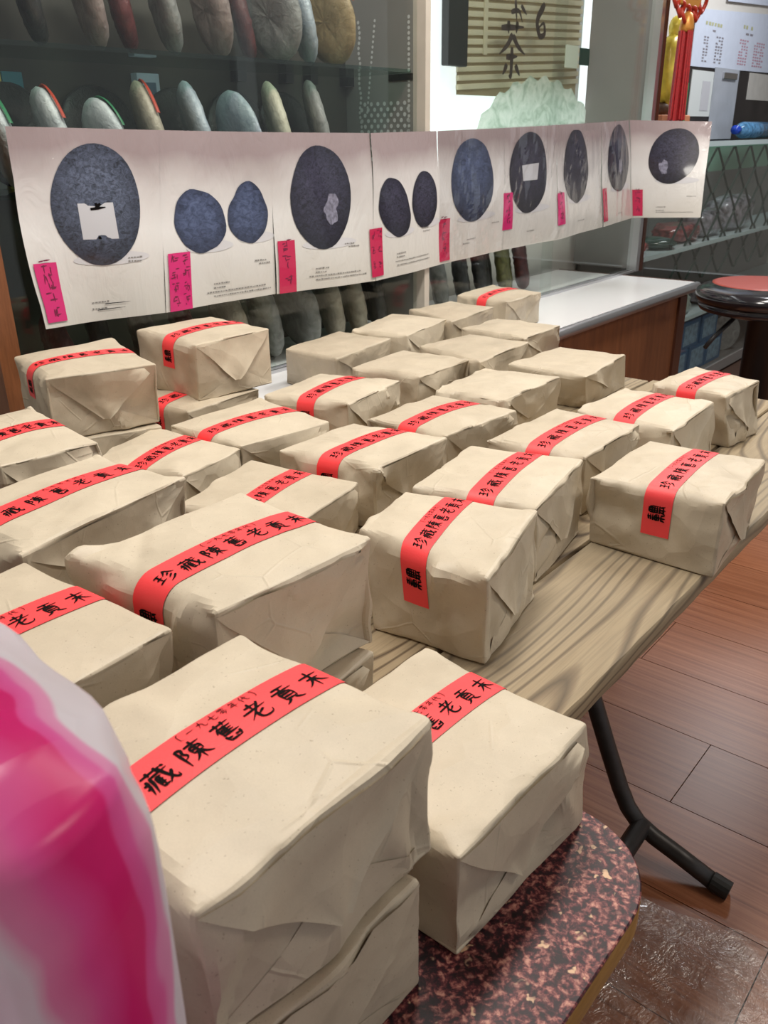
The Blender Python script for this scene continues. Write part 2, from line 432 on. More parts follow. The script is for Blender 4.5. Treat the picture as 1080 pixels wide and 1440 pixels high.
# ------------------------------------------------------------------ plank table and its folding legs
tab = empty('plank_table', W(-0.8, 1.3, 0), 'long weathered wooden plank table with dark folding steel legs, carrying most packages', 'table')
edges = [-0.333, -0.515, -0.672, -0.83, -0.985, -1.14, -1.29]
for i in range(6):
    a, b_ = edges[i + 1] + 0.0015, edges[i] - 0.0015
    ju = rnd.uniform(-0.012, 0.012)
    u0, u1 = 0.605 + ju, 2.06 + ju
    nseg = 40; vs = []; fs = []
    for k in range(nseg + 1):
        u = u0 + (u1 - u0) * k / nseg
        w1 = (0.0008 * math.sin(u * 9.1 + i) + 0.0007 * math.sin(u * 61 + i * 2)) if i == 0 else 0.0
        for (n, z) in ((a, 0.704), (b_ - 0.006 + w1 * 1.5, 0.704), (b_ + w1, 0.714), (b_ + w1 * 0.6, 0.7355), (b_ - 0.003 + w1, 0.7400), (a + 0.002, 0.7400), (a, 0.738)):
            vs.append((n, u, z))
    m = 7
    fs = [(k * m + j, k * m + (j + 1) % m, (k + 1) * m + (j + 1) % m, (k + 1) * m + j) for k in range(nseg) for j in range(m)]
    fs = [f[::-1] for f in fs]
    fs.append(tuple(range(m))); fs.append(tuple(nseg * m + j for j in range(m))[::-1])
    # boards get their own origin and turn so the grain follows the board
    org = Vector(W((a + b_) / 2, (u0 + u1) / 2, 0.704))
    lv = [((n - (a + b_) / 2), u - (u0 + u1) / 2, z - 0.704) for (n, u, z) in vs]
    me = bpy.data.meshes.new('plank_board'); me.from_pydata(lv, [], fs); me.materials.append(M_BOARD)
    o = bpy.data.objects.new('plank_board', me); link(o, tab); o.location = org - tab.location; o.rotation_euler = (0, 0, -PHI)
    smooth_by_angle(o, 40)
for u in (0.80, 1.30, 1.86):
    MB().box((-1.24, u - 0.025, 0.676), (-0.42, u + 0.025, 0.7035), 0.003).build('batten', M_BOARD, tab)
def leg(u, side):
    """side +1: towards the open floor"""
    f = (lambda n: n) if side > 0 else (lambda n: -1.62 - n)
    pts = [(-0.735, 0.675), (-0.565, 0.315), (-0.52, 0.205), (-0.490, 0.135), (-0.470, 0.098), (-0.445, 0.072), (-0.41, 0.056), (-0.36, 0.042), (-0.285, 0.018)]
    lo = MB().tube([(f(n), u, z) for n, z in pts], 0.0168, 14).build('leg', M_STEEL, tab, smooth=True)
    MB().tube([(f(-0.292), u, 0.0205), (f(-0.258), u, 0.0155)], 0.0185, 14).build('rubber_foot', M_RUBBER, lo)
for s in (1, -1):
    leg(1.297, s)
for n in (-0.78, -1.12):
    lo = MB().tube([(n, 1.90, 0.675), (n, 1.90, 0.02)], 0.0145, 14).build('leg', M_STEEL, tab, smooth=True)
    MB().tube([(n, 1.90, 0.03), (n, 1.90, 0.0)], 0.0162, 14).build('rubber_foot', M_RUBBER, lo)
MB().tube([(-0.437, 1.297, 0.070), (-0.437, 1.16, 0.058), (-0.437, 0.80, 0.050), (-0.437, 0.70, 0.20), (-0.437, 0.68, 0.675)], 0.019, 14).build('stretcher', M_STEEL, tab, smooth=True)
MB().tube([(-1.18, 1.297, 0.070), (-1.18, 0.80, 0.050), (-1.18, 0.70, 0.20), (-1.18, 0.68, 0.675)], 0.019, 14).build('stretcher', M_STEEL, tab, smooth=True)

# ------------------------------------------------------------------ marbled laminate table in front
mt = empty('marbled_table', W(-0.75, 0.1, 0), 'red marbled laminate tabletop with a rounded corner and golden wooden edge', 'table')
def rrect(n0, n1, u0, u1, r, seg=10):
    pts = []
    for (cx, cy, a0) in ((n1 - r, u1 - r, 0), (n0 + r, u1 - r, 90), (n0 + r, u0 + r, 180), (n1 - r, u0 + r, 270)):
        for k in range(seg + 1):
            a = math.radians(a0 + 90 * k / seg); pts.append((cx + r * math.cos(a), cy + r * math.sin(a)))
    return pts
def slab(pts, prof, name, mat, parent):
    """prof: (inset, z) rows from bottom to top"""
    n = len(pts); cn = sum(p[0] for p in pts) / n; cu = sum(p[1] for p in pts) / n
    b = MB(); vs = []
    for (ins, z) in prof:
        for i, p in enumerate(pts):
            q, r = pts[i - 1], pts[(i + 1) % n]
            t = Vector((r[0] - q[0], r[1] - q[1])).normalized(); nn = Vector((t.y, -t.x))
            vs.append((p[0] - nn.x * ins, p[1] - nn.y * ins, z))
    m = len(prof)
    fs = [(i * n + k, i * n + (k + 1) % n, (i + 1) * n + (k + 1) % n, (i + 1) * n + k) for i in range(m - 1) for k in range(n)]
    fs.append(tuple(range(n))[::-1]); fs.append(tuple((m - 1) * n + k for k in range(n)))
    b.add(vs, fs); o = b.build(name, mat, parent); return smooth_by_angle(o, 30)
pts = rrect(-1.32, -0.165, -0.42, 0.584, 0.085)
slab(pts, [(0.003, 0.706), (0.0, 0.709), (0.0, 0.7355), (0.0005, 0.7365)], 'wood_edge', M_OAK, mt)
slab(pts, [(0.0002, 0.7366), (0.0002, 0.7390), (0.0014, 0.7400)], 'laminate_top', M_MARBLE, mt)
for (n, u) in ((-0.42, 0.40), (-1.1, 0.40), (-0.42, -0.25), (-1.1, -0.25)):
    MB().tube([(n, u, 0.706), (n, u, 0.0)], 0.014, 12).build('leg', M_STEEL, mt, smooth=True)
MB().box((-1.15, -0.28, 0.66), (-0.38, 0.44, 0.7055)).build('apron', M_OAK, mt)

PK = {
 '1': ([(-0.6752, 1.541, 0.9604), (-0.5594, 1.3772, 0.9604), (-0.3944, 1.464, 0.9604), (-0.5307, 1.6803, 0.9604)], [(-0.6718, 1.5404, 0.8485), (-0.5589, 1.3807, 0.8485), (-0.4044, 1.4805, 0.8485), (-0.531, 1.6762, 0.8485)]),
 '2': ([(-0.5051, 1.7494, 0.9611), (-0.3556, 1.608, 0.9611), (-0.2291, 1.7564, 0.9611), (-0.3767, 1.8984, 0.9611)], [(-0.5017, 1.7495, 0.8485), (-0.3579, 1.6096, 0.8485), (-0.2288, 1.7384, 0.8485), (-0.3764, 1.8948, 0.8485)]),
 '3': ([(-0.2384, 2.0925, 0.8409), (-0.1052, 1.9806, 0.8409), (0.0241, 2.1912, 0.8409), (-0.1149, 2.2865, 0.8409)], [(-0.2483, 2.1382, 0.7405), (-0.1053, 1.9845, 0.7405), (0.0208, 2.1899, 0.7405), (-0.1148, 2.2828, 0.7405)]),
 '4': ([(-0.0775, 2.2838, 0.8455), (0.0665, 2.1979, 0.8455), (0.1891, 2.4136, 0.8455), (0.0322, 2.5018, 0.8455)], [(-0.0743, 2.2854, 0.7405), (0.0662, 2.2017, 0.7405), (0.1857, 2.412, 0.7405), (0.0327, 2.498, 0.7405)]),
 '5': ([(0.0834, 2.5553, 0.8448), (0.1989, 2.3802, 0.8448), (0.3415, 2.5818, 0.8448), (0.2175, 2.6888, 0.8448)], [(0.0869, 2.5555, 0.7405), (0.1992, 2.3844, 0.7405), (0.3382, 2.581, 0.7405), (0.2173, 2.6853, 0.7405)]),
 '6': ([(0.2508, 2.8165, 0.8426), (0.3916, 2.6736, 0.8426), (0.5278, 2.8455, 0.8426), (0.3887, 3.0115, 0.8426)], [(0.2542, 2.817, 0.7405), (0.3915, 2.6776, 0.7405), (0.5324, 2.8775, 0.7405), (0.3888, 3.0071, 0.7405)]),
 '7': ([(0.2198, 2.3407, 0.8325), (0.3701, 2.1944, 0.8325), (0.5005, 2.362, 0.8325), (0.3369, 2.4806, 0.8325)], [(0.2232, 2.3408, 0.7405), (0.3698, 2.1981, 0.7405), (0.5095, 2.411, 0.7405), (0.3374, 2.4772, 0.7405)]),
 '8': ([(0.0942, 2.0745, 0.8452), (0.2232, 1.9069, 0.8452), (0.3671, 2.1023, 0.8452), (0.2296, 2.2085, 0.8452)], [(0.0976, 2.0745, 0.7405), (0.2234, 1.911, 0.7405), (0.3636, 2.1016, 0.7405), (0.2295, 2.2051, 0.7405)]),
 '9': ([(-0.0685, 1.8778, 0.8457), (0.0811, 1.7818, 0.8457), (0.2056, 1.9262, 0.8457), (0.0529, 2.0369, 0.8457)], [(-0.0651, 1.8785, 0.7405), (0.0808, 1.7849, 0.7405), (0.2022, 1.9256, 0.7405), (0.0532, 2.0336, 0.7405)]),
 '10': ([(0.296, 1.9585, 0.8263), (0.4524, 1.8343, 0.8263), (0.5912, 2.0303, 0.8263), (0.4508, 2.1267, 0.8263)], [(0.2998, 1.9592, 0.7405), (0.4703, 1.8807, 0.7405), (0.6069, 2.054, 0.7405), (0.4507, 2.1232, 0.7405)]),
 '11': ([(0.111, 1.7436, 0.8292), (0.2452, 1.6561, 0.8292), (0.3934, 1.8248, 0.8292), (0.241, 1.916, 0.8292)], [(0.1144, 1.7447, 0.7405), (0.2452, 1.6593, 0.7405), (0.3974, 1.8486, 0.7405), (0.2412, 1.9127, 0.7405)]),
 '12': ([(-0.2382, 1.6564, 0.8475), (-0.0666, 1.5774, 0.8475), (0.0405, 1.7485, 0.8475), (-0.1356, 1.8247, 0.8475)], [(-0.2347, 1.6576, 0.7405), (-0.0674, 1.5806, 0.7405), (0.037, 1.7473, 0.7405), (-0.1347, 1.8216, 0.7405)]),
 '13': ([(-0.0298, 1.4844, 0.8464), (0.1113, 1.3885, 0.8464), (0.2529, 1.5309, 0.8464), (0.1003, 1.6407, 0.8464)], [(-0.0263, 1.4851, 0.7405), (0.1112, 1.3915, 0.7405), (0.2493, 1.5304, 0.7405), (0.1005, 1.6374, 0.7405)]),
 '14': ([(0.1725, 1.3558, 0.8463), (0.3254, 1.272, 0.8463), (0.4568, 1.4302, 0.8463), (0.3274, 1.5362, 0.8463)], [(0.1762, 1.3568, 0.7405), (0.3253, 1.2751, 0.7405), (0.4533, 1.4294, 0.7405), (0.3272, 1.5328, 0.7405)]),
 '15': ([(0.3673, 1.5458, 0.8413), (0.5066, 1.4029, 0.8413), (0.6392, 1.5726, 0.8413), (0.497, 1.6901, 0.8413)], [(0.3709, 1.5462, 0.7405), (0.5067, 1.4069, 0.7405), (0.6511, 1.5692, 0.7405), (0.4973, 1.6869, 0.7405)]),
 '16': ([(0.5578, 1.6957, 0.8479), (0.663, 1.5799, 0.8479), (0.7804, 1.7003, 0.8479), (0.6903, 1.8296, 0.8479)], [(0.5609, 1.696, 0.7405), (0.6898, 1.5935, 0.7405), (0.7791, 1.6783, 0.7405), (0.6897, 1.8262, 0.7405)]),
 '17': ([(0.3066, 1.1671, 0.8514), (0.4714, 1.0668, 0.8514), (0.5912, 1.2296, 0.8514), (0.4412, 1.3314, 0.8514)], [(0.3154, 1.179, 0.7405), (0.4623, 1.0518, 0.7405), (0.5877, 1.2288, 0.7405), (0.4415, 1.3281, 0.7405)]),
 '18': ([(0.0386, 1.1328, 0.8552), (0.209, 1.0491, 0.8552), (0.3138, 1.2385, 0.8552), (0.1433, 1.3066, 0.8552)], [(0.042, 1.1341, 0.7405), (0.2132, 1.0455, 0.7405), (0.3112, 1.2101, 0.7405), (0.1441, 1.3035, 0.7405)]),
 '19': ([(-0.0293, 0.966, 0.8655), (0.1137, 0.8318, 0.8655), (0.2025, 1.026, 0.8655), (0.0283, 1.095, 0.8655)], [(-0.0161, 0.9374, 0.7405), (0.1173, 0.847, 0.7405), (0.207, 1.0095, 0.7405), (0.0296, 1.0921, 0.7405)]),
 '20': ([(-0.1751, 1.3265, 0.8474), (-0.01, 1.2271, 0.8474), (0.1114, 1.3742, 0.8474), (-0.0528, 1.4698, 0.8474)], [(-0.1715, 1.3271, 0.7405), (-0.0105, 1.2301, 0.7405), (0.1078, 1.3736, 0.7405), (-0.0522, 1.4668, 0.7405)]),
 '21': ([(-0.2997, 1.1265, 0.8349), (-0.1244, 1.0448, 0.8349), (-0.0374, 1.2061, 0.8349), (-0.2164, 1.3114, 0.8349)], [(-0.2964, 1.1276, 0.7405), (-0.1256, 1.048, 0.7405), (-0.0418, 1.2395, 0.7405), (-0.2153, 1.3079, 0.7405)]),
 '22': ([(-0.496, 0.8358, 0.9544), (-0.351, 0.7304, 0.9544), (-0.2335, 0.9323, 0.9544), (-0.367, 1.0144, 0.9544)], [(-0.4927, 0.8368, 0.8485), (-0.3513, 0.7341, 0.8485), (-0.2367, 0.9309, 0.8485), (-0.3669, 1.0109, 0.8485)]),
 '23': ([(-0.6368, 1.1146, 0.9472), (-0.4809, 0.998, 0.9472), (-0.3825, 1.0881, 0.9472), (-0.5478, 1.2669, 0.9472)], [(-0.6336, 1.1146, 0.8485), (-0.4817, 1.0009, 0.8485), (-0.3857, 1.0888, 0.8485), (-0.5469, 1.2631, 0.8485)]),
 '24': ([(-0.2844, 0.6983, 0.9673), (-0.139, 0.5922, 0.9673), (-0.0126, 0.7306, 0.9673), (-0.1562, 0.8541, 0.9673)], [(-0.281, 0.6988, 0.8485), (-0.1393, 0.5953, 0.8485), (-0.0151, 0.7315, 0.8485), (-0.156, 0.8507, 0.8485)]),
 '24b': ([(-0.2774, 0.656, 0.846), (-0.1197, 0.5536, 0.846), (-0.0108, 0.7214, 0.846), (-0.1685, 0.8237, 0.846)], [(-0.2741, 0.6568, 0.7405), (-0.1203, 0.557, 0.7405), (-0.0141, 0.7205, 0.7405), (-0.1679, 0.8204, 0.7405)]),
 '28': ([(-0.5219, 1.6588, 0.846), (-0.3698, 1.5483, 0.846), (-0.2523, 1.7101, 0.846), (-0.4044, 1.8206, 0.846)], [(-0.5185, 1.6595, 0.7405), (-0.3703, 1.5517, 0.7405), (-0.2556, 1.7095, 0.7405), (-0.4039, 1.8172, 0.7405)]),
 '25': ([(-0.4556, 0.5523, 0.9571), (-0.2906, 0.4315, 0.9571), (-0.1716, 0.5912, 0.9571), (-0.3394, 0.7172, 0.9571)], [(-0.452, 0.5528, 0.8485), (-0.2912, 0.435, 0.8485), (-0.1751, 0.5907, 0.8485), (-0.3387, 0.7136, 0.8485)]),
 '26': ([(-0.4831, 1.2849, 0.8427), (-0.3081, 1.2219, 0.8427), (-0.2381, 1.3487, 0.8427), (-0.4178, 1.474, 0.8427)], [(-0.4801, 1.2861, 0.7405), (-0.3095, 1.2247, 0.7405), (-0.2412, 1.3483, 0.7405), (-0.4164, 1.4704, 0.7405)]),
 '27': ([(-0.3866, 1.4645, 0.848), (-0.2385, 1.3491, 0.848), (-0.0953, 1.4702, 0.848), (-0.2425, 1.6345, 0.848)], [(-0.3829, 1.4648, 0.7405), (-0.2386, 1.3524, 0.7405), (-0.0989, 1.4704, 0.7405), (-0.2425, 1.6306, 0.7405)]),
 '29': ([(-0.2398, 0.4234, 0.9632), (-0.0976, 0.3066, 0.9632), (0.0277, 0.4621, 0.9632), (-0.1136, 0.5732, 0.9632)], [(-0.2365, 0.4239, 0.8485), (-0.0978, 0.3099, 0.8485), (0.0329, 0.4586, 0.8485), (-0.1134, 0.5699, 0.8485)]),
 '29b': ([(-0.2513, 0.4068, 0.846), (-0.1094, 0.2834, 0.846), (0.0218, 0.4344, 0.846), (-0.1201, 0.5577, 0.846)], [(-0.2479, 0.4071, 0.7405), (-0.1095, 0.2869, 0.7405), (0.0228, 0.4366, 0.7405), (-0.1199, 0.5543, 0.7405)]),
 '30': ([(-0.0899, 0.5769, 0.8476), (0.0493, 0.4526, 0.8476), (0.1743, 0.5992, 0.8476), (0.0386, 0.7248, 0.8476)], [(-0.0866, 0.5772, 0.7405), (0.0507, 0.4546, 0.7405), (0.1772, 0.5958, 0.7405), (0.0388, 0.7214, 0.7405)]),
 '1b': ([(-0.6711, 1.5403, 0.8465), (-0.5588, 1.3814, 0.8465), (-0.3988, 1.4655, 0.8465), (-0.531, 1.6754, 0.8465)], [(-0.6711, 1.5403, 0.7405), (-0.5588, 1.3814, 0.7405), (-0.3988, 1.4655, 0.7405), (-0.531, 1.6754, 0.7405)]),
 '22b': ([(-0.492, 0.837, 0.8465), (-0.3514, 0.7348, 0.8465), (-0.2374, 0.9306, 0.8465), (-0.3668, 1.0103, 0.8465)], [(-0.492, 0.837, 0.7405), (-0.3514, 0.7348, 0.7405), (-0.2374, 0.9306, 0.7405), (-0.3668, 1.0103, 0.7405)]),
 '23b': ([(-0.633, 1.1147, 0.8465), (-0.4818, 1.0015, 0.8465), (-0.3864, 1.0889, 0.8465), (-0.5467, 1.2624, 0.8465)], [(-0.633, 1.1147, 0.7405), (-0.4818, 1.0015, 0.7405), (-0.3864, 1.0889, 0.7405), (-0.5467, 1.2624, 0.7405)]),
 '25b': ([(-0.4513, 0.5529, 0.8465), (-0.2913, 0.4357, 0.8465), (-0.1758, 0.5906, 0.8465), (-0.3386, 0.7129, 0.8465)], [(-0.4513, 0.5529, 0.7405), (-0.2913, 0.4357, 0.7405), (-0.1758, 0.5906, 0.7405), (-0.3386, 0.7129, 0.7405)]),
}

# ------------------------------------------------------------------ brush lettering (strokes on a 100 x 100 grid)
GL = {
 'zhen': [[(8,80),(40,82)],[(10,56),(38,58)],[(4,26),(44,34)],[(24,80),(25,30)],[(66,96),(58,76),(42,58)],[(66,92),(80,72),(98,60)],[(72,68),(56,50)],[(79,52),(54,28)],[(87,36),(70,16),(44,2)]],
 'cang': [[(12,86),(88,90)],[(35,99),(36,76)],[(63,99),(62,77)],[(17,70),(16,40),(8,8)],[(4,54),(20,56)],[(4,36),(20,40)],[(28,69),(92,75)],[(31,70),(29,40),(20,6)],[(42,58),(42,14)],[(42,58),(62,60)],[(42,44),(60,45)],[(42,30),(60,31)],[(42,15),(64,17)],[(52,58),(52,16)],[(68,88),(73,50),(84,18),(97,8),(97,26)],[(92,54),(78,28),(62,10)],[(82,92),(90,84)]],
 'chen': [[(14,92),(14,4)],[(14,91),(34,87),(22,66),(34,54),(28,42),(16,40)],[(40,82),(96,86)],[(67,99),(67,4)],[(50,70),(50,42)],[(50,70),(86,72),(83,42)],[(50,57),(82,58)],[(50,43),(82,44)],[(64,42),(54,24),(36,10)],[(69,42),(82,22),(99,12)]],
 'jiu': [[(14,86),(86,92)],[(36,99),(38,78)],[(63,100),(61,80)],[(36,78),(18,52)],[(30,64),(30,34)],[(30,70),(80,73)],[(30,58),(74,60)],[(30,47),(74,49)],[(26,35),(86,38)],[(54,78),(54,36)],[(26,28),(30,4)],[(30,5),(76,7)],[(78,29),(73,5)],[(31,17),(46,18)],[(57,18),(73,19)]],
 'lao': [[(26,80),(70,83)],[(48,98),(47,60)],[(4,56),(96,65)],[(82,90),(54,54),(10,18)],[(74,46),(44,30)],[(44,48),(41,16),(56,5),(86,8),(92,26)]],
 'gong': [[(22,92),(76,95)],[(48,93),(48,76)],[(6,72),(94,78)],[(28,64),(28,22)],[(28,64),(76,67),(73,22)],[(29,52),(73,53)],[(29,38),(73,39)],[(29,24),(73,25)],[(40,20),(28,8),(12,2)],[(60,20),(74,8),(92,4)]],
 'mo': [[(8,72),(92,80)],[(24,52),(78,56)],[(50,99),(50,2)],[(47,52),(32,30),(8,14)],[(54,52),(70,30),(94,18)]],
 'cha': [[(10,86),(90,92)],[(34,99),(36,78)],[(66,100),(63,80)],[(50,78),(34,58),(6,42)],[(52,76),(70,58),(97,46)],[(30,38),(70,41)],[(50,56),(50,2),(42,8)],[(34,26),(20,8)],[(64,26),(82,8)]],
 'yi': [[(8,48),(92,54)]],
 'jiu9': [[(8,64),(64,67),(60,22),(74,8),(94,12),(94,28)],[(42,96),(36,50),(6,6)]],
 'qi': [[(4,50),(96,62)],[(44,96),(43,22),(58,10),(92,12),(92,28)]],
 'ling': [[(14,94),(86,95)],[(10,82),(90,84)],[(50,94),(50,66)],[(28,74),(36,70)],[(64,74),(72,70)],[(50,62),(10,36)],[(50,62),(92,38)],[(36,42),(64,43)],[(26,28),(76,30)],[(72,28),(48,2)]],
 'nian': [[(34,98),(14,68)],[(26,82),(86,86)],[(30,58),(80,60)],[(4,34),(96,38)],[(30,58),(30,34)],[(56,84),(56,0)]],
 'dai': [[(34,98),(8,48)],[(24,68),(24,2)],[(38,60),(96,68)],[(58,98),(66,40),(92,6),(94,26)],[(80,94),(88,84)]],
 'lb': [[(70,98),(46,94),(44,6),(70,2)]],
 'rb': [[(30,98),(54,94),(56,6),(30,2)]],
 # dense square seal: two packed columns
 'seal': [[(10,92),(44,96)],[(8,80),(46,82)],[(28,100),(28,78)],[(6,68),(46,70)],[(10,58),(10,36)],[(10,58),(44,58),(44,36)],[(10,47),(44,47)],[(8,36),(48,36)],[(27,60),(27,20)],[(6,22),(48,24)],[(12,22),(6,2)],[(24,20),(26,0)],[(40,22),(48,2)],
          [(56,90),(56,30)],[(56,92),(94,94),(94,30)],[(68,98),(68,40)],[(82,98),(82,40)],[(56,76),(94,77)],[(56,62),(94,63)],[(56,48),(94,49)],[(52,34),(99,36)],[(62,30),(52,4)],[(74,32),(75,2)],[(88,30),(98,6)],[(54,14),(96,16)]],
}
def stroke_poly(pts, w, seg=4):
    P = [np.array(p, float) for p in pts]
    Q = []
    for i in range(len(P) - 1):
        for k in range(seg):
            Q.append(P[i] + (P[i + 1] - P[i]) * k / seg)
    Q.append(P[-1]); Q = np.array(Q)
    if len(P) > 2:      # soften the bends
        for _ in range(2):
            Q[1:-1] = 0.25 * Q[:-2] + 0.5 * Q[1:-1] + 0.25 * Q[2:]
    n = len(Q); vs = []; fs = []
    for i in range(n):
        t = Q[min(i + 1, n - 1)] - Q[max(i - 1, 0)]; t = t / (np.linalg.norm(t) + 1e-9); nn = np.array((-t[1], t[0]))
        a = i / (n - 1)
        ww = w * (0.75 + 0.5 * (1 - a) ** 2 - 0.55 * max(0, a - 0.6) / 0.4 * 0.9)
        if i == 0: ww *= 0.6
        vs += [Q[i] + nn * ww / 2, Q[i] - nn * ww / 2]
    for i in range(n - 1):
        fs.append((2 * i, 2 * i + 1, 2 * i + 3, 2 * i + 2))
    return vs, fs
def text2d(items, seg=4):
    """items: (glyph, x0, y0, size, stroke width on the grid) -> flat verts, faces"""
    V = []; F = []
    for (g, x0, y0, sz, sw) in items:
        for st in (GL[g] if isinstance(g, str) else g):
            vs, fs = stroke_poly(st, sw, seg); b = len(V)
            V += [(x0 + p[0] / 100 * sz, y0 + p[1] / 100 * sz) for p in vs]
            F += [tuple(i + b for i in f) for f in fs]
    return V, F
def scribble(rng, n=7):
    st = []
    for _ in range(n):
        x, y = rng.uniform(5, 60), rng.uniform(10, 90)
        if rng.random() < 0.55: st.append([(x, y), (min(98, x + rng.uniform(25, 50)), y + rng.uniform(0, 6))])
        else: st.append([(x + 20, y), (x + 20 + rng.uniform(-12, 12), max(2, y - rng.uniform(25, 50)))])
    return st

# ------------------------------------------------------------------ wrapped packages
def _axis(n):
    return np.concatenate([[-1, -.985, -.955, -.91], np.linspace(-.85, .85, n), [.91, .955, .985, 1]])
_topo = {}
def lattice(nx, ny, nz):
    key = (nx, ny, nz)
    if key in _topo: return _topo[key]
    X, Y, Z = _axis(nx), _axis(ny), _axis(nz)
    a, b, c = len(X), len(Y), len(Z)
    idx = -np.ones((a, b, c), int); vs = []
    for i in range(a):
        for j in range(b):
            for k in range(c):
                if i in (0, a - 1) or j in (0, b - 1) or k in (0, c - 1):
                    idx[i, j, k] = len(vs); vs.append((X[i], Y[j], Z[k]))
    fs = []
    for i in range(a - 1):
        for j in range(b - 1):
            fs.append((idx[i, j, 0], idx[i, j + 1, 0], idx[i + 1, j + 1, 0], idx[i + 1, j, 0]))
            fs.append((idx[i, j, -1], idx[i + 1, j, -1], idx[i + 1, j + 1, -1], idx[i, j + 1, -1]))
    for i in range(a - 1):
        for k in range(c - 1):
            fs.append((idx[i, 0, k], idx[i + 1, 0, k], idx[i + 1, 0, k + 1], idx[i, 0, k + 1]))
            fs.append((idx[i, -1, k], idx[i, -1, k + 1], idx[i + 1, -1, k + 1], idx[i + 1, -1, k]))
    for j in range(b - 1):
        for k in range(c - 1):
            fs.append((idx[0, j, k], idx[0, j, k + 1], idx[0, j + 1, k + 1], idx[0, j + 1, k]))
            fs.append((idx[-1, j, k], idx[-1, j + 1, k], idx[-1, j + 1, k + 1], idx[-1, j, k + 1]))
    fs = [tuple(int(q) for q in f) for f in fs]
    _topo[key] = (np.array(vs), fs); return _topo[key]

